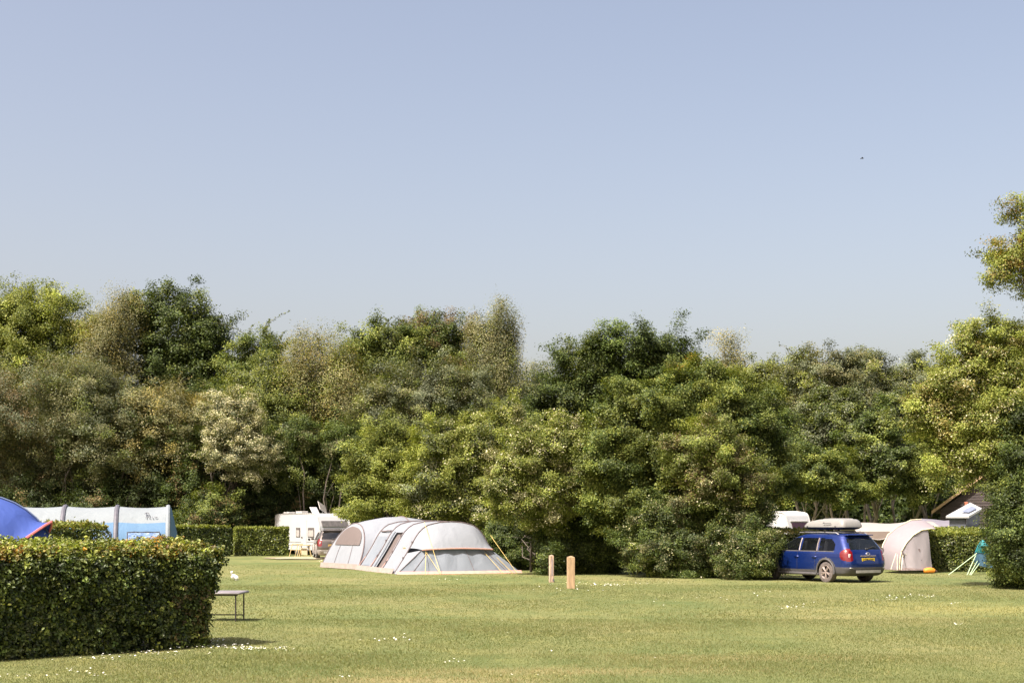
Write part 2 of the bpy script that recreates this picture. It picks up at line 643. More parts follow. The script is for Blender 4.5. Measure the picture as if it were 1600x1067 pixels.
G_GREEN, G_MID, G_YEL = (.103, .132, .047), (.143, .156, .060), (.188, .180, .080)
DRY = [(wx(1570, 29), 29.0, 3.6, 2.2, (.27, .25, .095), .55),
       (wx(1440, 31), 31.5, 2.2, .9, (.24, .24, .09), .4),
       (wx(640, 15.9), 15.8, 1.6, .5, (.27, .21, .11), .45),
       (wx(860, 17), 16.8, 2.6, .5, (.27, .22, .11), .4),
       (wx(1150, 18), 18.5, 2.0, .6, (.25, .21, .10), .35)]
GM = ground_mat()


def make_ground():
    xs = np.concatenate([np.linspace(-900, -60, 8)[:-1], np.linspace(-60, 60, 61), np.linspace(60, 900, 8)[1:]])
    ys = np.concatenate([np.linspace(-300, 0, 6)[:-1], np.linspace(0, 120, 121), np.geomspace(125, 1500, 12)])
    X, Yg = np.meshgrid(xs, ys)
    Z = gz(Yg)
    near = (Yg > 10) & (Yg < 110) & (np.abs(X) < 58)
    rng = np.random.default_rng(3)
    Z = Z + near * 0.006 * np.sin(X * .9 + 1.3) * np.cos(Yg * .7)
    V = np.stack([X, Yg, Z], -1).reshape(-1, 3)
    nx = len(xs)
    i, j = np.meshgrid(np.arange(len(ys) - 1), np.arange(nx - 1), indexing='ij')
    a = (i * nx + j).ravel()
    Fc = np.stack([a, a + 1, a + nx + 1, a + nx], 1)
    g = mesh_np("ground", V, Fc, GM, None, True)
    tag(g, "mown campsite lawn with dry patches", None, None, "structure")


make_ground()


def pnoise(x, y, seed=0):
    r = np.random.default_rng(seed)
    v = np.zeros_like(x)
    for k in range(7):
        fx, fy, ph = r.uniform(.25, 1.9), r.uniform(.25, 2.2), r.uniform(0, 6.3)
        v += np.sin(x * fx * r.choice([-1, 1]) + y * fy + ph)
    return v / 3.0


def make_grass():
    """short blades, dense near the camera, in tufts farther off"""
    rng = np.random.default_rng(11)
    VV, CC = [], []
    for (y0, y1, n, h, wd) in ((14.6, 19, 230000, .021, .0045), (19, 26, 210000, .022, .006), (26, 42, 190000, .023, .009),
                               (42, 66, 60000, .024, .014)):
        u = rng.random(n)
        y = np.sqrt(u * (y1 * y1 - y0 * y0) + y0 * y0)
        x = (rng.random(n) - .5) * (y * .8 + 9)
        pn = pnoise(x, y, 5)
        hh = h * rng.uniform(.5, 1.35, n) * (1 + .22 * pn)
        a = rng.uniform(0, math.pi, n)
        w = wd * rng.uniform(.6, 1.2, n)
        lx, ly = rng.normal(0, .6, n) * hh, rng.normal(0, .6, n) * hh
        z = gz(y) + .0
        dx, dy = np.cos(a) * w, np.sin(a) * w
        V = np.stack([np.stack([x - dx, y - dy, z - .004], 1), np.stack([x + dx, y + dy, z - .004], 1),
                      np.stack([x + lx, y + ly, z + hh], 1)], 1)
        base = np.array([[.113, .140, .049], [.143, .161, .060], [.170, .175, .072], [.215, .204, .098]])
        k = np.clip(np.round(1.1 + pn * .55 + rng.normal(0, .8, n)), 0, 3).astype(int)
        col = base[k] * rng.uniform(.85, 1.15, (n, 1))
        for (cx, cy, rx, ry, dc, amt) in DRY:
            f = np.exp(-(((x - cx) / rx) ** 2 + ((y - cy) / ry) ** 2) * 1.2) * amt
            q = rng.random(n) < f
            col[q] = np.array(dc) * rng.uniform(.8, 1.15, (q.sum(), 1))
        VV.append(V.reshape(-1, 3)); CC.append(np.repeat(col, 3, axis=0))
    V = np.concatenate(VV); C = np.concatenate(CC)
    g = mesh_np("grass", V, np.arange(len(V)).reshape(-1, 3), leaf_mat("grass_blade", .35, .6, .2), None, False, C)
    tag(g, "short green and straw coloured grass blades over the campsite lawn", "grass", None, "stuff")


make_grass()


def make_daisies():
    rng = np.random.default_rng(7)
    spots = [(340, 1013, 60, 5, 70), (400, 1015, 40, 4, 90), (440, 1015, 18, 3, 26), (240, 1022, 70, 5, 60), (150, 1030, 80, 5, 30),
             (345, 1003, 30, 3, 20), (610, 1001, 40, 3, 18), (580, 1003, 20, 3, 8), (690, 1036, 60, 6, 18), (900, 913, 30, 3, 26), (950, 915, 30, 3, 55),
             (1232, 951, 16, 3, 18), (1250, 945, 30, 5, 14), (1400, 933, 50, 4, 26), (1454, 933, 12, 2, 24), (1500, 943, 14, 2, 8),
             (1495, 977, 14, 2, 8), (1385, 937, 40, 4, 16), (820, 1058, 40, 4, 10), (540, 1060, 30, 4, 6), (700, 905, 40, 3, 14),
             (1000, 912, 60, 5, 20), (500, 877, 10, 2, 10), (1100, 935, 120, 12, 22), (860, 990, 400, 60, 14), (120, 1052, 90, 9, 24),
             (30, 1060, 60, 5, 16), (870, 922, 60, 8, 20), (1180, 925, 60, 6, 14)]
    mb_v, mb_f, cols = [], [], []
    for (px, py, sx, sy, n) in spots:
        for _ in range(n):
            y_ = gY(min(max(py + rng.normal(0, sy * .5), 872), 1075))
            x_ = wx(px + rng.normal(0, sx * .5), y_)
            r = .011 * rng.uniform(.7, 1.3) * (1 + max(0, y_ - 20) / 45)
            zz = float(gz(y_)) + .036
            b = len(mb_v)
            tilt = rng.normal(0, .25, 2)
            for k in range(7):
                th = 2 * math.pi * k / 7
                cx, cy = math.cos(th) * r, math.sin(th) * r
                mb_v.append((x_ + cx, y_ + cy, zz + cx * tilt[0] + cy * tilt[1])); cols.append((.82, .82, .78))
            mb_f.append([b + k for k in range(7)])
            b = len(mb_v)
            for k in range(4):
                th = 2 * math.pi * k / 4
                mb_v.append((x_ + math.cos(th) * r * .3, y_ + math.sin(th) * r * .3, zz + .004)); cols.append((.6, .42, .03))
            mb_f.append([b + k for k in range(4)])
            b = len(mb_v)
            mb_v += [(x_ - .002, y_, zz - .04), (x_ + .002, y_, zz - .04), (x_, y_, zz)]; cols += [(.1, .15, .04)] * 3
            mb_f.append([b, b + 1, b + 2])
    o = mesh_np("daisies", np.array(mb_v), mb_f, LEAF, None, False, np.array(cols))
    tag(o, "scattered white daisies in patches on the lawn", "daisies", None, "stuff")


make_daisies()

# sandy bare patch by the left caravan
mb = MB()
rg = random.Random(4)
cx_, cy_ = wx(484, 79), 79.0
ring = [(cx_ + math.cos(a) * 2.4 * rg.uniform(.8, 1.15), cy_ + math.sin(a) * 3.2 * rg.uniform(.8, 1.15)) for a in np.linspace(0, 2 * math.pi, 25)[:-1]]
mb.add([(p[0], p[1], float(gz(p[1])) + .045) for p in ring], [list(range(24))])
o = mb.build("path", simple("sandy_gravel", (.30, .26, .17), .95, noise=.2, nscale=8), None)
tag(o, "pale sandy bare ground beside the left caravan", None, None, "structure")


# ------------------------------------------------------------------ hedges
def hedge(name, label, x0y0, x1y1, thick, h, n, leaf, pals, wts, seed, top_pals=None, folded=False, overhang=0.0, rise=0.0, core=True,
          group="clipped hedges between the pitches", end_pals=None, gaps=0.0):
    """clipped hedge from one front corner to the other, thickness going back"""
    rng = np.random.default_rng(seed)
    a, b = np.array(x0y0, float), np.array(x1y1, float)
    u = (b - a); Lg = np.linalg.norm(u); u /= Lg
    v = np.array([-u[1], u[0]])
    if v[1] < 0: v = -v
    base = np.array([a[0], a[1], float(gz(a[1]))])
    root = empty(name, base)
    tag(root, label, "hedge", group)
    A_front, A_top, A_end = Lg * h, Lg * thick * 1.5, thick * h
    w = np.array([A_front, A_front * .35, A_top, A_end * 1.2, A_end]); w /= w.sum()
    f = rng.choice(5, size=n, p=w)
    s, t, q = rng.random(n), rng.random(n), rng.random(n)
    depth = np.abs(rng.normal(0, 1, n)) * .07
    uu = np.where(f == 3, Lg - depth, np.where(f == 4, depth, s * Lg))
    vv = np.where(f == 0, depth, np.where(f == 1, thick - depth, q * thick))
    zz = np.where(f == 2, h - depth * .9, t * h)
    # lumps of the clipped face, overhang to the top, irregular bottom
    lump = .045 * (np.sin(uu * 3.1 + zz * 2.2) + np.sin(uu * 7.3 - zz * 5.1 + 1) * .6 + np.sin(zz * 8 + vv * 3) * .4)
    oh = overhang * np.clip(zz / h - .15, 0, 1) ** .8
    vv = np.where(f == 0, vv - lump - oh * .35, vv)
    uu = np.where(f == 3, uu + lump + oh, uu)
    zz = np.where(f == 2, zz + lump * .5 + rng.exponential(.018, n) + rise * vv / thick, zz)
    # rounded top shoulder
    sh = np.clip((zz - (h - .14)) / .14, 0, 1) ** 2 * .08
    vv = np.where(f == 0, vv + sh, vv); uu = np.where(f == 3, uu - sh, uu)
    if gaps > 0:
        g = np.sin(uu * 2.3 + seed) + np.sin(uu * 5.1 + zz * 3) * .7 + rng.normal(0, .3, n)
        thin = (f != 2) & (zz < h * .28) & (g > .2) & (rng.random(n) < gaps)
        vv = np.where(thin & (f == 0), vv + .22, vv)
    P = np.stack([a[0] + u[0] * uu + v[0] * vv, a[1] + u[1] * uu + v[1] * vv, zz + .02], 1)
    P[:, 2] += gz(P[:, 1])
    out = np.zeros((n, 3))
    out[f == 0, :2] = -v; out[f == 1, :2] = v; out[f == 2, 2] = 1; out[f == 3, :2] = u; out[f == 4, :2] = -u
    Nn = norm(out * .9 + np.array([0, 0, .35]) + rng.normal(0, .62, (n, 3)))
    col = pal_pick(rng, pals, wts, n)
    tp = top_pals or pals
    patch = np.sin(uu * 1.7 + seed) + np.sin(uu * .9 + vv * 2 + 1)
    if top_pals:
        k = (f == 2) | (zz > h - .09)
        pk = np.clip(.5 + .35 * patch[k] + rng.normal(0, .25, k.sum()), 0, .999)
        A = np.array([PAL[p] for p in tp]); ii = (pk * len(tp)).astype(int)
        col[k] = A[ii, rng.integers(0, 3, k.sum())]
    if end_pals:
        k = (uu > Lg - .55) & (zz < h * .62) & (rng.random(n) < .65)
        col[k] = pal_pick(rng, end_pals, [1] * len(end_pals), int(k.sum()))
    col = col * np.exp(rng.normal(0, .22, n) + .10 * np.sin(uu * 4 + zz * 6))[:, None]
    ns_ = int(Lg * 26)
    su, sv = rng.random(ns_) * Lg, rng.random(ns_) * thick
    m_ = 9
    tt = np.tile(np.linspace(.1, 1, m_), ns_)
    hh_ = np.repeat(rng.uniform(.03, .13, ns_), m_)
    su_, sv_ = np.repeat(su, m_) + rng.normal(0, .012, ns_ * m_), np.repeat(sv, m_) + rng.normal(0, .012, ns_ * m_)
    Ps = np.stack([a[0] + u[0] * su_ + v[0] * sv_, a[1] + u[1] * su_ + v[1] * sv_, h + rise * sv_ / thick + hh_ * tt], 1)
    Ps[:, 2] += gz(Ps[:, 1])
    P = np.concatenate([P, Ps]); Nn = np.concatenate([Nn, rng.normal(size=Ps.shape)])
    col = np.concatenate([col, pal_pick(rng, tp, [1] * len(tp), len(Ps))])
    if folded:
        gsz = 9
        k_ = len(P) // gsz
        pick = rng.permutation(len(P))[:k_]
        ids = np.repeat(pick, gsz)
        outx = np.concatenate([out, np.tile([[0, 0, 1.0]], (len(P) - len(out), 1))])[ids]
        stick = np.repeat(rng.exponential(.020, k_) - .025, gsz)[:, None] * np.where(outx[:, 2:3] > .5, .6, 1)
        P = P[ids] + rng.normal(0, .027, (len(ids), 3)) + outx * stick
        Nn = norm(outx * .8 + np.array([-.15, -.1, .45]) + rng.normal(0, .6, (len(ids), 3)))
        col = col[ids] * np.repeat(np.exp(rng.normal(.0, .30, k_)), gsz)[:, None] * np.exp(rng.normal(0, .15, len(ids)))[:, None]
    leaf_mesh("foliage", P - base, Nn, leaf, np.clip(col, 0, .8), LEAF_GLOSSY, root, rng, folded=folded, aspect=.72)
    # twiggy inside: stems and crossing branches
    mb = MB()
    ang = math.atan2(u[1], u[0])
    m = max(6, int(Lg / .28))
    for k in range(m):
        s0 = (k + .5 + rng.uniform(-.3, .3)) / m * Lg
        p0 = u * s0 + v * thick * rng.uniform(.35, .65)
        p0 = Vector((p0[0], p0[1], -.05))
        mb.tube([p0, p0 + Vector((rng.normal(0, .05), rng.normal(0, .05), h * .5)), p0 + Vector((rng.normal(0, .1), rng.normal(0, .1), h * .9))], [.03, .022, .01], 5)
        for _ in range(6):
            z0 = rng.uniform(.1, h * .85)
            e = u * rng.normal(0, .2) + v * thick * rng.uniform(-.42, .42)
            mb.tube([p0 + Vector((0, 0, z0)), p0 + Vector((e[0], e[1], min(z0 + .15, h - .06)))], [.012, .004], 3)
    mb.build("stem", BARK, root, fix=False)
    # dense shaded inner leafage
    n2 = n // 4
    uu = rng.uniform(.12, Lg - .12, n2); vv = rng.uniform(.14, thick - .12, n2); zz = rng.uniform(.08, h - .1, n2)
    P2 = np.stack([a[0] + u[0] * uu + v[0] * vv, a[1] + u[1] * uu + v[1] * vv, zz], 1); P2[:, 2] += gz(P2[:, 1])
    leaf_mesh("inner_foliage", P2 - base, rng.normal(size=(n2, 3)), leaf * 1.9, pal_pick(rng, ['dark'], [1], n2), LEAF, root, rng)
    return root


yA, yB = 17.6, 20.1
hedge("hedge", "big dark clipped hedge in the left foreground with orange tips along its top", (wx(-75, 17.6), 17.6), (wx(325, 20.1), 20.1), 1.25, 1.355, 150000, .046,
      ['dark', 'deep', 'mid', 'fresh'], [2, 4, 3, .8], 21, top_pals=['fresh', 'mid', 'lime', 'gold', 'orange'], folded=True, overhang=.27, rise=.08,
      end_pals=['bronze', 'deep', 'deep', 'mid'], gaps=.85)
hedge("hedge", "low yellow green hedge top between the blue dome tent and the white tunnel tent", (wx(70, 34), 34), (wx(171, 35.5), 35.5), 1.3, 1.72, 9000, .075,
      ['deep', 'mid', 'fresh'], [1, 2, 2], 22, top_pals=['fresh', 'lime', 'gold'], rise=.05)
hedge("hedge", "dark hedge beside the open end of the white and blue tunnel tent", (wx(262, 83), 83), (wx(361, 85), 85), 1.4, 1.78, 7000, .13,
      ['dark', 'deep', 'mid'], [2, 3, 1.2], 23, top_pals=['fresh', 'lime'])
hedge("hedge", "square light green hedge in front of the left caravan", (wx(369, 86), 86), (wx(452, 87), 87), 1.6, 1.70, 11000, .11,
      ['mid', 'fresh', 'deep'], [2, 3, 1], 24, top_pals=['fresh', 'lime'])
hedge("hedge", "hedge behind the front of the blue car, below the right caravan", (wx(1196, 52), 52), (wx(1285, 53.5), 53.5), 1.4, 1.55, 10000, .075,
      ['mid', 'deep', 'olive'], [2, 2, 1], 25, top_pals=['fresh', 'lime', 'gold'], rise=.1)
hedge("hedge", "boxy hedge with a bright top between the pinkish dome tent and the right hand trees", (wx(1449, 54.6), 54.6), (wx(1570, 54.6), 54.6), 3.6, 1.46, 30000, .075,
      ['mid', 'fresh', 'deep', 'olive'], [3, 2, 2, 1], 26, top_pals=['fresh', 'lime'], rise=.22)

# ------------------------------------------------------------------ trees
# far bank on the left
tree("ash_tree", "broad bright green tree, tallest at the far left edge of the wood", "tree", 108, 60,
     [(40, 535, 90, 80), (110, 515, 45, 46), (-20, 570, 80, 80), (60, 600, 90, 60), (20, 500, 60, 50)], 66000, .20, ['fresh', 'lime', 'mid'], [3, 3, 2], 101, clump=1.3, spray=.3, trunk_r=.3)
tree("birch_tree", "slim olive birch leaning into the dark sycamore near the left", "tree", 104, 172,
     [(175, 530, 42, 62), (195, 500, 32, 42), (160, 590, 45, 50)], 20000, .15, ['birch', 'olive', 'gold'], [3, 3, 1], 102, clump=.9, spray=.34, bark=BARK_PALE, droop=.8, trunk_r=.16, shell=.3)
tree("sycamore_tree", "big domed dark green sycamore left of the cherry shoots", "tree", 106, 285,
     [(270, 520, 62, 62), (315, 560, 42, 55), (235, 490, 32, 32), (265, 590, 60, 50), (320, 600, 36, 40)], 34000, .22, ['deep', 'dark', 'mid'], [3, 2, 2], 103, clump=1.25, spray=.28, trunk_r=.3, flat=.6)
tree("cherry_tree", "green tree with long arching shoots right of the dark domed sycamore", "tree", 104, 398,
     [(395, 560, 42, 40), (420, 590, 40, 45), (370, 590, 30, 40)], 14000, .19, ['mid', 'deep', 'fresh'], [2, 2, 1], 104, clump=1.0, spray=.28, shoots=10, shoot_len=2.3, shell=.3)
tree("willow_tree", "golden green weeping tree in the middle of the left wood", "tree", 100, 495,
     [(500, 570, 55, 50), (470, 620, 55, 60), (530, 610, 45, 60), (490, 680, 50, 55)], 34000, .15, ['birch', 'gold', 'fresh'], [3, 1.5, 2], 105, clump=1.0, spray=.33, bark=BARK_PALE, droop=.9, shoots=6, shoot_len=1.4)
tree("alder_tree", "dark green tree with upright leafy tips behind the weeping golden one", "tree", 105, 600,
     [(600, 550, 55, 45), (570, 580, 45, 50), (640, 580, 50, 55)], 24000, .20, ['mid', 'deep', 'fresh'], [3, 2, 1], 106, clump=1.1, spray=.28, shoots=14, shoot_len=1.6)
tree("plum_tree", "bronze tinged tree with spindly shoots against the sky", "tree", 107, 690,
     [(680, 535, 52, 42), (715, 560, 45, 50), (650, 530, 30, 30)], 20000, .18, ['bronze', 'deep', 'mid'], [2.5, 3, 1], 107, clump=1.1, spray=.26, shoots=26, shoot_len=1.9, shell=.3, shoot_pal='bronze')
tree("birch_tree", "tall feathery pale birch with sky showing beside it, left of the central thicket", "tree", 102, 775,
     [(783, 515, 27, 42), (765, 560, 32, 48), (792, 570, 20, 46), (750, 520, 18, 26)], 17000, .14, ['birch', 'grey', 'fresh'], [4, 1.5, 1], 108, clump=.75, spray=.28, bark=BARK_PALE, droop=.9, shoots=8, shoot_len=1.0, shell=.2)
tree("sallow_tree", "rounded grey green sallow below the bronze tree", "tree", 93, 665,
     [(670, 620, 70, 55), (610, 640, 50, 50), (730, 630, 50, 50), (660, 680, 70, 40)], 36000, .16, ['grey', 'olive', 'mid'], [3, 2, 1], 109, clump=1.0, spray=.26)
tree("alder_tree", "smooth mid green tree filling the gap behind the blossom bush", "tree", 99, 430,
     [(430, 650, 55, 60), (400, 620, 40, 45)], 18000, .17, ['mid', 'fresh', 'grey'], [2, 2, 1], 110, clump=1.0, spray=.28)
tree("willow_tree", "brownish olive willow at the left edge above the blue dome tent", "tree", 95, 55,
     [(40, 650, 100, 75), (-20, 640, 60, 80), (100, 700, 60, 55), (30, 745, 90, 45, 3)], 48000, .15, ['olive', 'grey', 'bronze'], [3, 2, 1], 111, clump=1.0, spray=.3, multi=3, trunk_r=.2, bdy=5, dscale=1.25, nlimb=4)
tree("willow_tree", "grey olive willow bush above the white and blue tunnel tent", "tree", 94, 165,
     [(150, 640, 62, 62), (180, 690, 65, 60), (120, 610, 45, 40), (150, 752, 66, 42, 3)], 40000, .15, ['olive', 'grey', 'mid'], [3, 2, 1], 112, clump=1.0, spray=.28, multi=3, trunk_r=.15, bdy=5, dscale=1.25, nlimb=4)
tree("willow_tree", "willow with a golden tinge on top, left of the cream blossom bush", "tree", 95, 250,
     [(250, 645, 58, 38), (235, 690, 62, 55), (285, 670, 35, 45), (255, 748, 60, 44, 3)], 36000, .15, ['gold', 'olive', 'birch'], [2, 3, 1.5], 113, clump=.9, spray=.3, multi=3, trunk_r=.13, shoots=8, shoot_len=1.1, bdy=5, dscale=1.25, nlimb=4)
tree("blossom_bush", "hawthorn covered in cream blossom on bare lower stems", "bush", 92, 365,
     [(365, 665, 45, 45), (385, 710, 45, 45), (345, 640, 28, 28), (350, 700, 35, 35)], 30000, .13, ['grey', 'birch', 'mid'], [2, 2, 1], 114, clump=.7, spray=.17, multi=4, trunk_r=.07, bdy=2.5, flowers=.62)
tree("elder_bush", "dark leafy bushes under the weeping golden tree, right of the blossom bush", "bush", 95, 500,
     [(500, 740, 60, 45), (545, 700, 45, 45), (450, 720, 40, 50), (560, 750, 30, 40)], 30000, .16, ['deep', 'dark', 'mid'], [3, 2, 2], 115, clump=.9, spray=.22, multi=4, trunk_r=.10, bdy=4, dscale=1.1)
tree("maple_tree", "slender dark tree between the willows and the weeping golden tree", "tree", 101, 335,
     [(330, 660, 40, 60), (300, 720, 60, 55), (250, 740, 60, 45)], 20000, .18, ['deep', 'dark', 'olive'], [3, 2, 1], 116, clump=1.0, spray=.26, multi=3, bdy=4, dscale=1.1)
tree("birch_tree", "small distant pale birch seen through the gap beside the tall feathery birch", "tree", 112, 815,
     [(810, 625, 28, 40), (835, 600, 22, 30), (790, 640, 25, 40)], 9000, .16, ['grey', 'birch'], [2, 2], 117, clump=.9, spray=.35, bark=BARK_PALE, shell=.2)
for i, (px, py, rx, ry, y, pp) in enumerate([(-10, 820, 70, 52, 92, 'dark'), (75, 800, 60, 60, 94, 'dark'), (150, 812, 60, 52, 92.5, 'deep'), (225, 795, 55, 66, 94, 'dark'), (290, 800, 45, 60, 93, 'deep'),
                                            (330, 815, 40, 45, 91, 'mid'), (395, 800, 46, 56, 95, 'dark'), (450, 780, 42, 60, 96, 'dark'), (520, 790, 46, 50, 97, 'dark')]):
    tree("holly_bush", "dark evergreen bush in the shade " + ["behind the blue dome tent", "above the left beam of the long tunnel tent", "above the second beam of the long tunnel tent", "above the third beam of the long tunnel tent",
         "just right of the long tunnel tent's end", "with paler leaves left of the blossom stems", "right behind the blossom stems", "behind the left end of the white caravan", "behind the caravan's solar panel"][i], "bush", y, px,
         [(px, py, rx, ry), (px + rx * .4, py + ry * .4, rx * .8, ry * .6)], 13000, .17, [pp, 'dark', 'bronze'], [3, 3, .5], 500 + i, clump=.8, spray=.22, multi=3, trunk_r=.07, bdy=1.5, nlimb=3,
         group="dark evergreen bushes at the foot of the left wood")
# yellow green shrubs behind the big tent
tree("maple_bush", "yellow green bushes right behind the arched tent porch", "bush", 66, 610,
     [(600, 735, 50, 50), (565, 780, 28, 34), (640, 760, 50, 55), (620, 700, 40, 35)], 36000, .12, ['fresh', 'lime', 'mid'], [3, 2, 2], 121, clump=.75, spray=.19, multi=4, trunk_r=.1, flat=.6)
tree("hawthorn_bush", "yellow green hawthorn thicket with cream flowers behind the big grey tent", "bush", 64, 715,
     [(700, 720, 62, 55), (760, 710, 50, 55), (680, 775, 55, 42), (750, 775, 55, 45), (790, 680, 35, 40)], 60000, .11, ['fresh', 'lime', 'mid', 'grey'], [3, 3, 1.4, 1], 122,
     clump=.7, spray=.17, multi=5, trunk_r=.1, flowers=.07)
# central thicket
tree("maple_tree", "tall dark green tree forming the top of the central thicket", "tree", 55, 930,
     [(980, 578, 78, 46), (915, 612, 66, 50), (1034, 562, 42, 34), (875, 655, 50, 60), (925, 566, 40, 30), (985, 552, 40, 26), (860, 720, 42, 50), (960, 640, 70, 60), (850, 790, 36, 50, 2)], 80000, .115, ['deep', 'dark', 'mid'], [4, 2.5, .6], 131,
     clump=.8, spray=.17, trunk_r=.24, flat=.6, shoots=8, shoot_len=.6)
tree("hawthorn_tree", "cream flecked hawthorn on the left flank of the central thicket", "tree", 51, 850,
     [(830, 720, 55, 50), (890, 710, 55, 50), (800, 770, 36, 42), (860, 780, 50, 34), (925, 760, 45, 45)], 62000, .095, ['fresh', 'mid', 'lime', 'birch'], [3, 2.4, 1, 1.4], 132,
     clump=.55, spray=.14, multi=4, trunk_r=.08, flowers=.15, dscale=.9, bdy=3.2, nlimb=4)
tree("maple_tree", "fresh green maple at the front of the central thicket above the two wooden posts", "tree", 50, 1010,
     [(1000, 660, 75, 60), (960, 720, 60, 60), (1060, 640, 55, 50), (1040, 740, 65, 60), (980, 790, 55, 40)], 84000, .105, ['mid', 'deep', 'fresh'], [3, 2.4, 1.2], 133,
     clump=.62, spray=.16, multi=3, trunk_r=.12, flat=.5, dscale=.8, bdy=3)
tree("maple_tree", "green maple with horizontal leaf layers on the right flank of the central thicket", "tree", 53, 1140,
     [(1130, 650, 65, 60), (1180, 690, 55, 60), (1100, 610, 40, 32), (1190, 750, 50, 45), (1140, 730, 55, 50)], 70000, .105, ['mid', 'deep', 'fresh'], [3, 3, 1], 134,
     clump=.62, spray=.16, multi=3, trunk_r=.12, flat=.42, dscale=.8, bdy=3)
tree("maple_bush", "small orange tipped yellow green crown high in the central thicket", "tree", 54, 1052,
     [(1050, 590, 32, 24), (1075, 600, 22, 16)], 8000, .10, ['lime', 'gold', 'orange'], [3, 2, .7], 135, clump=.5, spray=.14, trunk_r=.1)
tree("hawthorn_tree", "reddish brown tinged hawthorn at the front right of the central thicket", "tree", 47.6, 1130,
     [(1120, 720, 42, 50), (1160, 750, 40, 34), (1080, 700, 28, 40), (1110, 760, 42, 30)], 42000, .085, ['mid', 'olive', 'bronze', 'fresh'], [3, 1.6, .7, 1.6], 136,
     clump=.5, spray=.13, multi=3, trunk_r=.08, flowers=.05, bdy=4, nlimb=4)
tree("thicket_bush", "dense low ivy covered bush at the foot of the central thicket beside the blue car", "bush", 48.6, 1085,
     [(1085, 860, 82, 46), (1020, 855, 50, 44), (1156, 852, 50, 52, -1.2), (1172, 868, 34, 40, -2.6), (1190, 872, 18, 34, -2.2), (1060, 810, 60, 40), (1130, 800, 55, 40), (1165, 810, 38, 36, -.6)], 110000, .085, ['deep', 'mid', 'dark', 'olive'], [3, 1.8, 2.4, .8], 137,
     clump=.42, spray=.12, multi=5, trunk_r=.06, flowers=.05, up=.3)
tree("thicket_bush", "shaded dark bushes under the hawthorn behind the two wooden posts", "bush", 52.5, 880,
     [(890, 852, 56, 46), (822, 846, 40, 42, 5), (940, 850, 55, 50), (792, 845, 30, 42, 6), (870, 815, 60, 34, 1), (775, 868, 34, 30, 5), (865, 880, 14, 18, -2)], 66000, .10, ['dark', 'deep', 'mid'], [3, 3, 1], 138,
     clump=.5, spray=.14, multi=5, trunk_r=.06, up=.3)
# right wood behind the tents
RW = "slender trees of the wood behind the tents on the right"
tree("birch_tree", "pale tapering birch tip just right of the central thicket", "tree", 92, 1140,
     [(1138, 580, 22, 50), (1130, 620, 34, 40)], 11000, .15, ['birch', 'gold', 'grey'], [3, 1, 1], 141, clump=.8, spray=.3, bark=BARK_PALE, droop=.6, shell=.2, group=RW, bdy=4)
tree("ash_tree", "light green tree behind the right flank of the central thicket", "tree", 88, 1200,
     [(1195, 600, 38, 32), (1215, 640, 36, 50), (1170, 610, 28, 30)], 15000, .17, ['fresh', 'grey', 'lime'], [3, 2, 1], 142, clump=.9, spray=.26, group=RW, bdy=4)
tree("alder_tree", "slim tree with an airy pointed top, first behind the right caravan", "tree", 84, 1256,
     [(1247, 580, 28, 38), (1262, 640, 36, 50), (1235, 680, 32, 45), (1270, 720, 34, 40)], 24000, .15, ['grey', 'fresh', 'olive'], [4, 1.5, 1.5], 143, clump=.75, spray=.22, bark=BARK_PALE, trunk_r=.17, shell=.25, shoots=5, shoot_len=1.2, group=RW, lean=-.4, bdy=4)
tree("alder_tree", "tallest grey green tree above the roof box of the blue car", "tree", 82, 1325,
     [(1312, 585, 36, 42), (1300, 640, 44, 50), (1330, 650, 34, 55), (1310, 700, 40, 45)], 28000, .15, ['grey', 'olive', 'birch'], [4, 1.5, 1.5], 144, clump=.75, spray=.22, bark=BARK_PALE, trunk_r=.2, shell=.25, shoots=6, shoot_len=.9, group=RW, bdy=4)
tree("alder_tree", "round topped tree right of the tallest grey green one", "tree", 86, 1368,
     [(1355, 590, 36, 40), (1375, 640, 40, 50), (1350, 690, 36, 50)], 24000, .16, ['grey', 'fresh', 'birch'], [4, 1, 1], 145, clump=.75, spray=.22, bark=BARK_PALE, trunk_r=.18, shell=.25, shoots=5, shoot_len=.8, group=RW, bdy=4)
tree("ash_tree", "pale green tree farthest right of the slender wood, beside the flowering tree", "tree", 88, 1440,
     [(1430, 600, 42, 38), (1410, 650, 40, 50), (1455, 650, 36, 50)], 24000, .17, ['grey', 'fresh', 'birch'], [3, 2, 1], 146, clump=.85, spray=.24, bark=BARK_PALE, trunk_r=.18, group=RW, bdy=4)
tree("sycamore_tree", "bluish green leafy sycamore with a bare leaning stem, behind the dome tent", "tree", 76, 1362,
     [(1370, 695, 46, 46), (1385, 740, 44, 34), (1340, 740, 34, 30)], 26000, .17, ['deep', 'grey', 'mid'], [3, 1, 2], 147, clump=.85, spray=.2, bark=BARK_PALE, trunk_r=.22, flat=.5, group=RW, bdy=4)
tree("sycamore_tree", "low spreading sycamore over the roof box of the blue car", "tree", 74, 1300,
     [(1290, 740, 40, 30), (1320, 765, 36, 22), (1255, 745, 34, 36)], 20000, .15, ['mid', 'fresh', 'deep'], [2, 1, 2], 148, clump=.7, spray=.2, bark=BARK_PALE, trunk_r=.15, flat=.45, group=RW, bdy=4)
tree("hazel_tree", "small sunlit young tree just left of the wooden shed", "tree", 76, 1424,
     [(1422, 765, 24, 12), (1430, 735, 26, 16), (1415, 720, 30, 22), (1465, 745, 28, 20)], 12000, .15, ['mid', 'fresh', 'deep'], [2, 2, 1], 149, clump=.6, spray=.18, bark=BARK_PALE, trunk_r=.13, flat=.5, group=RW, bdy=4)
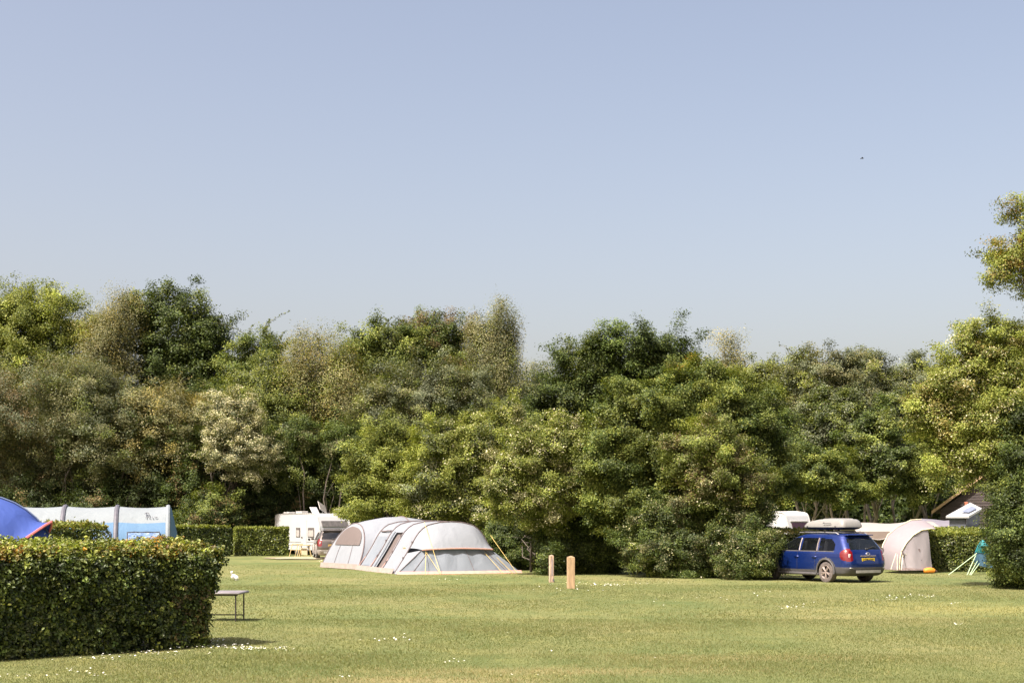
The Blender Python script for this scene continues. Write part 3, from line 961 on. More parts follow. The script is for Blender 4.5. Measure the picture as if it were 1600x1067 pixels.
for i, (px, y, ln, rr) in enumerate([(1268, 80, -.5, .13), (1290, 83, .2, .10), (1306, 79, -.7, .12), (1348, 81, .3, .12), (1398, 84, .1, .11)]):
    tree("alder_tree", ["thin leaning bare stemmed tree behind the window of the right caravan", "thin straight stemmed tree left of the leaning pair over the roof box",
                        "leaning pale stemmed tree above the middle of the roof box", "pale stemmed tree above the beige awning roof",
                        "pale stemmed tree behind the peak of the dome tent"][i], "tree", y, px,
         [(px - 6, 690 - 8 * (i % 3), 26, 34), (px + 8, 650, 24, 34)], 9000, .16, ['mid', 'grey', 'deep'], [2, 2, 1], 160 + i, clump=.7, spray=.2, bark=BARK_PALE, trunk_r=rr, group=RW, lean=ln, bdy=2)
# near right tree
tree("flowering_tree", "near yellow green tree with flat white flower clusters at the right edge", "tree", 40.5, 1640,
     [(1520, 600, 62, 62, 0), (1590, 580, 70, 68, 0), (1470, 640, 45, 42, 0), (1560, 680, 80, 60, 0), (1640, 660, 70, 90, 0), (1500, 700, 50, 45, 0), (1680, 560, 60, 60, 0), (1440, 650, 26, 26, 0), (1545, 540, 50, 34)],
     120000, .085, ['lime', 'fresh', 'mid', 'gold'], [3, 3, 1.6, .6], 171, clump=.5, spray=.14, multi=4, trunk_r=.14, flowers=.13, fl_pal='cream', dscale=.75)
tree("thicket_bush", "dark dense bush reaching the lawn under the flowering tree at the right edge", "bush", 39.6, 1625,
     [(1622, 855, 66, 74), (1622, 765, 64, 60), (1640, 700, 80, 80), (1602, 735, 42, 46), (1665, 860, 60, 80), (1588, 795, 34, 52), (1580, 850, 30, 50, -.6)],
     90000, .08, ['deep', 'dark', 'mid'], [3, 2, 1.6], 172, clump=.42, spray=.12, multi=5, trunk_r=.08, up=.3)
tree("field_maple", "tall maple with orange tinged leaves reaching in at the upper right edge", "tree", 43, 1730,
     [(1592, 408, 40, 28), (1568, 432, 26, 18), (1640, 385, 44, 44), (1556, 398, 18, 10), (1604, 362, 14, 16), (1592, 330, 5, 5), (1690, 450, 80, 70), (1720, 360, 90, 80), (1605, 458, 22, 12)],
     34000, .09, ['lime', 'fresh', 'gold', 'orange', 'mid'], [3, 2, 1.6, .5, 1], 173, clump=.48, spray=.14, trunk_r=.24, shell=.2, lean=3.2, nlimb=5)
# undergrowth and the dark depth of the wood
def undergrowth(label, x0, x1, y0, y1, h0, h1, n, leaf, seed, pals, wts):
    rng = np.random.default_rng(seed)
    x = rng.uniform(x0, x1, n); y = rng.uniform(y0, y1, n)
    H = h0 + (h1 - h0) * (.5 + .5 * np.sin(x * .9 + np.sin(y * .5 + x * .23) * 2)) * (.4 + .6 * np.clip((y - y0) / (y1 - y0), 0, 1))
    z = gz(y) + H * rng.random(n) ** .8
    P = np.stack([x, y, z], 1)
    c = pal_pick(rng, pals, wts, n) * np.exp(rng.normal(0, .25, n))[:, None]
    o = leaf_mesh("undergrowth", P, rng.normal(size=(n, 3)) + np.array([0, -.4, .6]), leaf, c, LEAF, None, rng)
    tag(o, label, "undergrowth", None, "stuff")


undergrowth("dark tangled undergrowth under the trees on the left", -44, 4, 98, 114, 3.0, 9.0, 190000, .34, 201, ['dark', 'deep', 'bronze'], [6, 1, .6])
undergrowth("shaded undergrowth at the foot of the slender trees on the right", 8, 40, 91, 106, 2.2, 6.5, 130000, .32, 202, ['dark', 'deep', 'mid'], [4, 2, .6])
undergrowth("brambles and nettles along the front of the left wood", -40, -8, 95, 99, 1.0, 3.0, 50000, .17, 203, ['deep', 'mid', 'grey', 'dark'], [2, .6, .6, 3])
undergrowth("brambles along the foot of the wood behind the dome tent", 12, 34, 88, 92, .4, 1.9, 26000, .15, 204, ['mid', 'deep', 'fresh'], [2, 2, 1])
# a second, farther belt of woodland closes the gaps
for i, (px, tp, rx) in enumerate([(-40, 560, 90), (90, 590, 90), (230, 610, 90), (360, 620, 90), (480, 610, 90), (600, 600, 90), (700, 600, 80), (800, 680, 60), (1180, 650, 80), (1290, 640, 80), (1390, 640, 80), (1500, 650, 80), (1620, 640, 90)]):
    tree("woodland_tree", "dark backing tree behind " + ["the willow at the left edge", "the bright green tree at the left", "the olive birch", "the arching cherry shoots", "the weeping golden tree",
         "the upright leafy tips", "the bronze tinged tree", "the gap beside the feathery birch", "the light green tree by the thicket", "the airy pointed tree", "the round topped tree", "the wooden shed", "the flowering tree"][i],
         "tree", 118, px, [(px, tp + 75, rx, 75), (px + 20, tp + 150, rx, 60)], 13000, .30, ['dark', 'deep'], [3, 2], 300 + i, clump=1.6, spray=.4, trunk_r=.25,
         group="dark backing trees deep in the wood")
# bare stems at the dark front of the left wood
for i, (px, tp, ln) in enumerate([(95, 690, .4), (178, 660, 2.0), (205, 700, 1.4), (300, 690, -.5), (325, 680, .8), (505, 700, .8), (530, 690, 1.2), (470, 680, .3)]):
    tree("young_tree", "bare stemmed spindly tree " + ["above the left end of the tunnel tent", "leaning right above the middle of the tunnel tent", "leaning beside another above the tunnel tent",
         "above the end of the tunnel tent", "just left of the blossom bush stems", "behind the solar panel of the left caravan", "above the porch of the big grey tent", "behind the roof vents of the left caravan"][i], "tree", 93, px,
         [(px + ln * 22, tp, 18, 22)], 2500, .15, ['deep', 'olive'], [2, 1], 400 + i, clump=.6, spray=.2, trunk_r=.06, group="spindly trees along the dark front of the wood", nlimb=3)


# ------------------------------------------------------------------ tents
CLOTH = fabric("pale_grey_tent_cloth", (.280, .305, .338), .18)
CLOTH_LIGHT = fabric("light_inner_cloth", (.24, .272, .312), .2)
CLOTH_DARK = fabric("brown_grey_mesh", (.15, .125, .118), .1)
TRIM = simple("dusty_red_trim", (.52, .30, .24), .7, noise=.1)
TRIM_DARK = simple("dark_pole_sleeve", (.14, .11, .11), .7, noise=.1)
SKIRT = simple("beige_mud_skirt", (.27, .225, .20), .8, noise=.1)
ROPE_Y = simple("yellow_guy_rope", (.62, .46, .14), .7)
ROPE_W = simple("pale_guy_rope", (.7, .66, .5), .7)


def arch(w, h, n=20, p=2.4, lean=0.0):
    """cross-section of a tunnel tent: (across, up) from one foot over the top to the other"""
    out = []
    for i in range(n + 1):
        th = math.pi * i / n
        c, s = math.cos(th), math.sin(th)
        out.append((-math.copysign(abs(c) ** (2 / p), c) * w / 2 + lean * s, (abs(s) ** (2 / p)) * h))
    return out


def arch_flat(w, h, n=28):
    """tunnel tent section: straight leaning legs, shoulders, flattish top"""
    tab = [(1.0, 0.0), (.93, .12), (.84, .28), (.75, .44), (.67, .60), (.60, .74), (.52, .85), (.40, .935), (.22, .985), (0, 1.0)]
    d = [0]
    for a_, b_ in zip(tab, tab[1:]): d.append(d[-1] + math.hypot((b_[0] - a_[0]) * w / 2, (b_[1] - a_[1]) * h))
    out = []
    for i in range(n + 1):
        t = i / n * 2
        q = (t if t <= 1 else 2 - t) * d[-1]
        x = float(np.interp(q, d, [p[0] for p in tab])); z = float(np.interp(q, d, [p[1] for p in tab]))
        out.append((-x * w / 2 if t <= 1 else x * w / 2, z * h))
    return out


def big_tent():
    A = Vector((wx(616, 52.3), 52.3, 0))
    u = Vector((-0.36, 0.93, 0)).normalized()
    v = Vector((u.y, -u.x, 0))
    root = empty("tunnel_tent", (A.x, A.y, float(gz(A.y))))
    tag(root, "large pale grey family tunnel tent with arched porch, red trim and yellow guy lines", "tent")
    Mx = Matrix(((u.x, v.x, 0, 0), (u.y, v.y, 0, 0), (0, 0, 1, 0), (0, 0, 0, 1)))
    Wd = 4.35
    NP = 1.95
    n = 28
    def sag(u0, z=0): return 0.0
    # sections: (u, width, height, centre shift across)
    S = [(0.0, 4.35, 1.90), (1.75, 4.4, 1.93), (3.4, 4.4, 1.95), (5.2, 4.3, 1.93), (6.6, 3.9, 1.8)]
    def sect(uu, w, h):
        return [Vector((uu, Wd / 2 + a, z)) for (a, z) in arch_flat(w, h, n)]
    def section_at(t):
        for k in range(len(S) - 1):
            if S[k][0] <= t <= S[k + 1][0] + 1e-6:
                f = (t - S[k][0]) / (S[k + 1][0] - S[k][0])
                w = S[k][1] + (S[k + 1][1] - S[k][1]) * f
                h = S[k][2] + (S[k + 1][2] - S[k][2]) * f
                d = math.sin(math.pi * f) * .05
                return w - d, h - d
        return S[-1][1], S[-1][2]
    def surf(t, i, off=0.0):
        w, h = section_at(t)
        w += 2 * off; h += off
        a, z = arch_flat(w, h, n)[i]
        return Vector((t, Wd / 2 + a, z))
    # outer shell; rows along the length; leave the doorway open on the camera side
    ts = np.linspace(0, 6.6, 45)
    door = (5.2, 6.35)     # doorway along u
    mb = MB(); V = []; idx = {}
    for a, t in enumerate(ts):
        for i in range(n + 1):
            idx[(a, i)] = len(V); V.append(surf(t, i))
    Fs = []
    for a in range(len(ts) - 1):
        for i in range(n):
            tm = (ts[a] + ts[a + 1]) / 2
            zc = (V[idx[(a, i)]].z + V[idx[(a, i + 1)]].z) / 2
            if i < n / 2 and zc < 1.45 and .06 < zc and 2.0 < tm < 2.9: continue
            Fs.append((idx[(a, i)], idx[(a, i + 1)], idx[(a + 1, i + 1)], idx[(a + 1, i)]))
    mb.add(V, Fs, Mx)
    mb.build("flysheet", CLOTH, root, smooth=True)
    # mud skirt
    mb = MB()
    for i0, sg in ((0, -1), (n, 1)):
        g = [[surf(t, i0) + Vector((0, sg * .04, .18)) - Vector((0, sg * .03, 0)) for t in ts], [surf(t, i0) + Vector((0, sg * .10, -.01)) for t in ts]]
        mb.sheet(g, Mx)
    mb.build("mud_skirt", SKIRT, root, solid=.01)
    # pole sleeves
    for t in (0.0, 1.75, 3.4, 5.2):
        m2 = MB(); m2.tube([surf(t, i, .012) for i in range(n + 1)], .022, 5, Mx)
        m2.build("pole_sleeve", TRIM_DARK, root, smooth=True)
    # open doorway seen in the side: dark inside panel, rolled door and side curtain
    m2 = MB()
    g = []
    for t in np.linspace(1.9, 3.0, 5):
        row = []
        for i in range(0, n // 2 - 2):
            p = surf(t, i, -.10); row.append(p)
        g.append(row)
    m2.sheet(g, Mx); m2.build("inner_door", CLOTH_DARK, root, smooth=True)
    m2 = MB(); m2.tube([surf(3.0, i, .03) for i in range(1, 9)], .045, 7, Mx); m2.build("rolled_door", CLOTH_LIGHT, root, smooth=True)
    m2 = MB()
    g = [[surf(t, i, .02 + .02 * math.sin(t * 14 + i)) for i in range(1, 8)] for t in np.linspace(3.5, 5.0, 9)]
    m2.sheet(g, Mx); m2.build("side_panel", CLOTH_LIGHT, root, smooth=True)
    m2 = MB(); m2.tube([surf(3.5, 8, .04), surf(3.9, 8, .07), surf(4.5, 8, .05), surf(5.0, 8, .04)], .028, 5, Mx); m2.build("window_roll", TRIM_DARK, root, smooth=True)
    # sloping end that faces the camera, with an eave over the bedroom end
    arc = [surf(0, i) for i in range(n + 1)]
    top = arc[3:n - 2]
    m2 = MB()
    eave, foot = [], []
    nn = len(arc)
    for k, p in enumerate(arc):
        f = k / (nn - 1)
        y = .02 + (Wd + .06) * f
        eave.append(Vector((-.62 - .22 * math.sin(math.pi * f), y * .97 + .05, .83 + .10 * math.sin(math.pi * f))))
        foot.append(Vector((-.95 - .25 * math.sin(math.pi * f), y * 1.10 - .12, .015)))
    rows = []
    for s in np.linspace(0, 1, 10):
        row = []
        for k, p in enumerate(arc):
            q = p.lerp(eave[k] if p.z > .83 else Vector((p.x - .6 * s, p.y, p.z)), s)
            bulge = math.sin(math.pi * s) * .10 * math.sin(math.pi * k / (nn - 1))
            row.append(q + Vector((-bulge, 0, bulge * .3)))
        rows.append(row)
    # only the part of the arch above eave height makes the sloping panel
    ks = [k for k, p in enumerate(arc) if p.z > .80]
    m2.sheet([[r[k] for k in ks] for r in rows], Mx)
    m2.build("end_panel", CLOTH, root, smooth=True)
    el = [rows[-1][k] for k in ks]
    m2 = MB(); m2.tube([p + Vector((-.02, 0, 0)) for p in el], .028, 5, Mx); m2.build("eave_trim", TRIM, root, smooth=True)
    # lower wall, set a little behind the eave
    m2 = MB()
    g = []
    for s in np.linspace(0, 1, 6):
        row = []
        for j, k in enumerate(ks):
            f = j / (len(ks) - 1)
            a = el[j] + Vector((.12, 0, -.02)); b = Vector((-1.0 - .18 * math.sin(math.pi * f), -.22 + (Wd + .50) * f, .01))
            q = a.lerp(b, s)
            q.x += .05 * math.sin(f * 31) * math.sin(math.pi * s)
            row.append(q)
        g.append(row)
    m2.sheet(g, Mx); m2.build("end_wall", CLOTH_LIGHT, root, smooth=True)
    # side gussets closing the end left and right
    for side in (0, -1):
        i_s = [k for k in range(nn) if arc[k].z <= .86]
        i_s = [k for k in i_s if (k < nn / 2) == (side == 0)]
        if side == -1: i_s = i_s[::-1]
        m2 = MB()
        outer = [Vector(g[r][side]) for r in range(len(g))][::-1]
        inner = [arc[k] for k in i_s]
        L2 = [outer[int(round(j * (len(outer) - 1) / 7))] for j in range(8)]
        L1 = []
        for j in range(8):
            z = .85 * j / 7
            f = j / 7 * (len(inner) - 1); a = int(f); b = min(a + 1, len(inner) - 1)
            L1.append(inner[a].lerp(inner[b], f - a))
        m2.sheet([L1, L2], Mx); m2.build("end_gusset", CLOTH, root, smooth=True)
    m2 = MB()
    row = [Vector(q) for q in g[-1]]
    m2.sheet([[q + Vector((.0, 0, .10)) for q in row], [q + Vector((-.10, 0, 0)) for q in row]], Mx)
    m2.build("end_skirt", TRIM, root, solid=.01)
    # seams and window outline on the end wall
    for f in (.03, .16, .62, .90):
        j = int(f * (len(ks) - 1))
        m2 = MB(); m2.tube([Vector(g[r][j]) + Vector((-.015, 0, 0)) for r in range(6)], .010, 4, Mx)
        m2.build("seam", TRIM_DARK, root)
    for (t, i) in ((0, 3), (0, 6), (1.75, 4), (1.75, 7), (1.75, 2), (3.4, 3), (3.4, 6)):
        m2 = MB(); p = surf(t, i, .03); m2.box(p, (.06, .05, .09), Mx); m2.build("toggle", TRIM_DARK, root)
    m2 = MB()
    p = surf(.55, 5, .018); q = surf(.85, 5, .018); p2 = surf(.6, 4, .02)
    m2.tube([p, p.lerp(q, .5) + Vector((0, 0, .03)), q], .014, 4, Mx); m2.tube([p + Vector((0, 0, -.05)), q + Vector((0, 0, -.03))], .009, 4, Mx)
    m2.build("emblem", ROPE_Y, root)
    # porch: a vault across the far end, its arched face turned to the camera's left
    P0, P1 = Vector((wx(502, 60.5), 60.5, 0)), Vector((wx(559, 57.4), 57.4, 0))
    mid = (P0 + P1) / 2 - Vector((A.x, A.y, 0)); wv = (P1 - P0); Wp = wv.length; wv.normalize()
    dv = Vector((-wv.y, wv.x, 0))
    if dv.y < 0: dv = -dv
    lean = .42
    PS = [(0, 1.0, 1.84), (.5, 1.03, 1.97), (1.2, 1.06, 2.10), (2.0, 1.06, 2.13), (2.9, 1.0, 2.02), (3.8, .86, 1.7), (4.4, .6, 1.1)]
    N2 = 24
    def psec(sv, wf, hh):
        return [mid + wv * a_ + dv * (sv + lean * z_) + Vector((0, 0, z_)) for (a_, z_) in arch(Wp * wf, hh, N2, 2.0)]
    gp_ = [psec(*q) for q in PS]
    m2 = MB(); m2.sheet(gp_); m2.build("porch_canopy", CLOTH, root, smooth=True)
    a0 = gp_[0]
    rows = []
    for k in range(N2 // 2 + 1):
        l_, r_ = a0[k], a0[N2 - k]
        bel = -.10 * math.sin(math.pi * k / (N2 // 2)) if k else 0
        rows.append([l_.lerp(r_, t) + dv * bel * math.sin(math.pi * t) for t in np.linspace(0, 1, 25)])
    Vw = [q for r_ in rows for q in r_]; ff, hole = [], []
    for a_ in range(len(rows) - 1):
        for k in range(24):
            f4 = (a_ * 25 + k, a_ * 25 + k + 1, (a_ + 1) * 25 + k + 1, (a_ + 1) * 25 + k)
            ff.append(f4)
    m2 = MB(); m2.add(Vw, ff); m2.build("porch_front", CLOTH, root, smooth=True)
    def on_front(ac, z):
        kf = next((k for k in range(len(rows) - 1) if rows[k + 1][0].z >= z), len(rows) - 2)
        f_ = (z - rows[kf][0].z) / max(rows[kf + 1][0].z - rows[kf][0].z, 1e-6)
        hw_ = (rows[kf][24] - rows[kf][0]).length * (1 - f_) / 2 + (rows[kf + 1][24] - rows[kf + 1][0]).length * f_ / 2
        tt_ = min(max(.5 + ac / (2 * hw_), .02), .98) * 24
        i_ = min(int(tt_), 23)
        q0 = rows[kf][i_].lerp(rows[kf][i_ + 1], tt_ - i_); q1 = rows[kf + 1][i_].lerp(rows[kf + 1][i_ + 1], tt_ - i_)
        return q0.lerp(q1, f_) - dv * .035
    g3 = []
    for zf in np.linspace(0, 1, 14):
        z_ = .96 + .76 * zf
        lim = .66 * Wp / 2 * math.sqrt(max(.003, 1 - zf ** 2.2))
        g3.append([on_front(.03 + lim * c_, z_) for c_ in np.linspace(-1, 1, 13)])
    m2 = MB(); m2.sheet(g3); m2.build("porch_window", CLOTH_DARK, root, smooth=True)
    for gg, nm in ((a0, "porch_pole"), (gp_[3], "porch_pole")):
        m2 = MB(); m2.tube([p + Vector((0, 0, .012)) for p in gg], .025, 5); m2.build(nm, TRIM_DARK, root, smooth=True)
    m2 = MB(); m2.sheet([[q.lerp(q + Vector((0, 0, .2)), 1) - dv * .012 for q in rows[0]], [q - dv * .06 - Vector((0, 0, .01)) for q in rows[0]]])
    m2.build("porch_skirt", SKIRT, root, solid=.01)
    for f in (.36, .72):
        m2 = MB(); m2.tube([rows[k][int(24 * (.5 + (f - .5) * (1 if k < 9 else .8)))] - dv * .012 for k in range(0, 5)], .01, 4); m2.build("seam", TRIM_DARK, root)
    # yellow storm guys on the end, pale ones along the side
    for (a, b) in (((-.02, 1.15, 1.90), (-1.5, 1.30, .02)), ((-.65, .95, .90), (-1.5, 1.30, .02)), ((-.7, 1.0, .90), (-1.4, .75, .02)),
                   ((-.05, 3.75, 1.4), (-1.25, 4.35, .02)), ((-.6, 3.2, .88), (-1.4, 3.75, .02)), ((-.6, 3.5, .86), (-1.2, 4.2, .02))):
        m2 = MB(); m2.tube([a, b], .009, 4, Mx); m2.tube([b, (b[0], b[1], -.05)], .010, 4, Mx)
        m2.build("guy_line", ROPE_Y, root)
    for t in (1.75, 3.4, 5.2):
        m2 = MB(); p = surf(t, 3, .02); m2.tube([p, (p.x, p.y - .42, .02)], .009, 4, Mx)
        m2.build("guy_line", TRIM, root)
    return root


big_tent()


def loft_tent(name, label, origin, ang, S, mats, cat="tent", nseg=28, pw=2.2, bands=(), band_mat=None, band_r=.05, split=None, split_mat=None, end_cap=None):
    pass


def tunnel_left():
    """white and blue air tunnel tent seen side-on over the near hedge"""
    Y = 45.0
    root = empty("tunnel_tent", (wx(150, Y), Y, float(gz(Y))))
    tag(root, "long white and blue inflatable tunnel tent with dark arch beams behind the left hedge", "tent")
    a = R(13)
    u = Vector((math.cos(a), math.sin(a), 0)); v = Vector((-math.sin(a), math.cos(a), 0))
    Mx = Matrix(((u.x, v.x, 0, 0), (u.y, v.y, 0, 0), (0, 0, 1, 0), (0, 0, 0, 1)))
    WHT = fabric("white_roof_cloth", (.25, .285, .305), .15)
    BLU = fabric("light_blue_wall_cloth", (.14, .26, .42), .25)
    BLU2 = simple("crinkled_clear_window", (.10, .18, .38), .15, noise=.3, nscale=6, bump=1.0, col2=(.26, .36, .52), stretch=(1, 1, 3))
    GRY = simple("dark_air_beam", (.10, .10, .12), .6)
    k = 45 / F
    xs_px = [4, 30, 106, 182, 257]
    us = [(p - 150) * k / math.cos(a) for p in xs_px]
    W_, H_ = 3.6, 2.36
    n = 30
    def sp(t, i, off=0.0, dh=0.0):
        aa, z = arch(W_ + 2 * off, H_ + off + dh, n, 2.5)[i]
        return Vector((t, aa, z))
    ts = []
    for q in range(len(us) - 1):
        for f in np.linspace(0, 1, 6)[:-1]: ts.append((us[q] + (us[q + 1] - us[q]) * f, -.05 * math.sin(math.pi * f)))
    ts.append((us[-1], 0))
    top, low, both = MB(), MB(), MB()
    V = [sp(t, i, 0, d) for (t, d) in ts for i in range(n + 1)]
    ft, fl = [], []
    for r_ in range(len(ts) - 1):
        for i in range(n):
            zc = (V[r_ * (n + 1) + i].z + V[r_ * (n + 1) + i + 1].z) / 2
            f4 = (r_ * (n + 1) + i, r_ * (n + 1) + i + 1, (r_ + 1) * (n + 1) + i + 1, (r_ + 1) * (n + 1) + i)
            (ft if zc > 1.80 else fl).append(f4)
    top.add(V, ft, Mx); top.build("roof", WHT, root, smooth=True)
    low.add(V, fl, Mx); low.build("wall", BLU, root, smooth=True)
    for t in us[1:]:
        m = MB(); m.tube([sp(t, i, -.01) for i in range(n + 1)], .075, 8, Mx); m.build("air_beam", GRY if t != us[-1] else WHT, root, smooth=True)
    # closed right hand end, bulging a little
    m = MB(); rim = [sp(us[-1], i) for i in range(n + 1)]
    rows = []
    for s in np.linspace(0, 1, 6):
        rows.append([Vector((us[-1] + .05 + .55 * s * (1 - p.z / 2.6), p.y * (1 - s), p.z * (1 - s * .02))) for p in rim])
    m.sheet(rows, Mx); m.build("end_wall", BLU, root, smooth=True)
    # windows in the near wall
    for (t0, t1, nm) in ((us[3] + .35, us[4] - .25, "window"), (us[2] + .9, us[3] - .15, "window")):
        m = MB(); g = []
        idx = [i for i in range(n // 2) if .75 < sp(0, i).z < 1.62]
        for t in np.linspace(t0, t1, 12):
            g.append([sp(t, i, .02 + .012 * math.sin(t * 17 + i * 2)) for i in idx])
        m.sheet(g, Mx); w = m.build(nm, BLU2, root, smooth=True)
        m = MB(); e = [g[0][0], g[0][-1], g[-1][-1], g[-1][0], g[0][0]]
        loop = [q for q in g[0]] + [r_[-1] for r_ in g] + [q for q in g[-1][::-1]] + [r_[0] for r_ in g[::-1]]
        m.tube([q + Vector((0, -.01, 0)) for q in loop], .014, 4, Mx); m.build("window_trim", GRY, w)
    # small dark maker's mark near the end of the roof
    m = MB()
    t0 = us[4] - .62; iy = [i for i in range(n // 2) if 1.85 < sp(0, i).z < 2.3]
    def mp(dx, z):
        ii = min(range(n // 2), key=lambda i: abs(sp(0, i).z - z)); j = ii + 1 if sp(0, ii).z < z else ii - 1
        a0, a1 = sp(t0 + dx, ii, .03), sp(t0 + dx, j, .03)
        f = (z - a0.z) / (a1.z - a0.z) if abs(a1.z - a0.z) > 1e-6 else 0
        return a0.lerp(a1, f)
    for st in (((-.08, 2.12), (-.02, 2.16), (.04, 2.14)), ((-.02, 2.15), (-.04, 1.99)), ((.04, 2.13), (.06, 2.06), (.03, 2.02), (.09, 1.99)), ((.14, 2.04), (.17, 1.98)), ((.22, 2.03), (.26, 2.0), (.30, 2.02))):
        m.tube([mp(*q) for q in st], .012, 4, Mx)
    m.build("emblem", GRY, root)
    # roof guys
    return root


tunnel_left()


def dome_left():
    Y = 30.0
    cx = wx(-42, Y)
    root = empty("dome_tent", (cx, Y, float(gz(Y))))
    tag(root, "blue dome tent with red piping and a beak porch at the left edge", "tent")
    BL = fabric("bright_blue_cloth", (.060, .105, .36), .25)
    BL2 = fabric("grey_blue_panel", (.10, .14, .26), .2)
    RED = simple("red_piping", (.62, .16, .16), .6)
    H_, Rr = 2.36, 1.95
    m = MB(); g = []
    for a in np.linspace(0, 2 * math.pi, 41)[:-1]:
        pole = .5 + .5 * math.cos(4 * a)
        row = []
        for s in np.linspace(0, 1, 12):
            th = s * math.pi / 2
            r = Rr * math.sin(th) ** .92 * (.93 + .07 * pole)
            row.append(Vector((math.cos(a) * r, math.sin(a) * r, H_ * math.cos(th) ** .85 * (1 - .03 * (1 - pole)))))
        g.append(row)
    g.append(g[0])
    m.sheet(g); m.build("canopy", BL, root, smooth=True)
    for q in range(4):
        a = q * math.pi / 2 + R(45)
    for q in range(4):
        i = q * 10
        m = MB(); m.tube([p * 1.01 for p in g[i]], .02, 5); m.build("pole_sleeve", BL2, root, smooth=True)
    # beak porch to the right
    m = MB(); rows = []
    for s in np.linspace(0, 1, 9):
        row = []
        for b in np.linspace(-1, 1, 11):
            base = Vector((1.12 - .2 * abs(b), b * 1.1 - .2, 1.98 - .75 * b * b))
            tip = Vector((1.72 - .48 * abs(b) ** 1.4, -.25 + b * .85, 1.83 - .50 * abs(b) ** 1.3))
            q = base.lerp(tip, s); q.z -= .10 * math.sin(math.pi * s * .9)
            row.append(q)
        rows.append(row)
    m.sheet(rows); m.build("porch", BL, root, smooth=True, solid=.01)
    m = MB(); m.tube([p + Vector((.01, 0, 0)) for p in rows[-1]], .028, 6); m.build("porch_trim", RED, root, smooth=True)
    m = MB(); arcp = [Vector((1.30 + .1 * math.cos(t), -.3 + .95 * math.cos(t), .2 + 1.52 * math.sin(t))) for t in np.linspace(0, math.pi, 16)]
    m.sheet([[p * 1.0 for p in arcp], [Vector((p.x - .04, -.3 + (p.y + .3) * .82, p.z * .93)) for p in arcp]])
    m.build("door_arch", BL2, root, smooth=True)
    m = MB(); m.tube([Vector((-.7, -1.75, 1.55)), Vector((.2, -1.72, 1.42)), Vector((1.0, -1.45, 1.2)), Vector((1.4, -1.2, 1.0))], .022, 5)
    m.build("piping", RED, root, smooth=True)
    return root


dome_left()


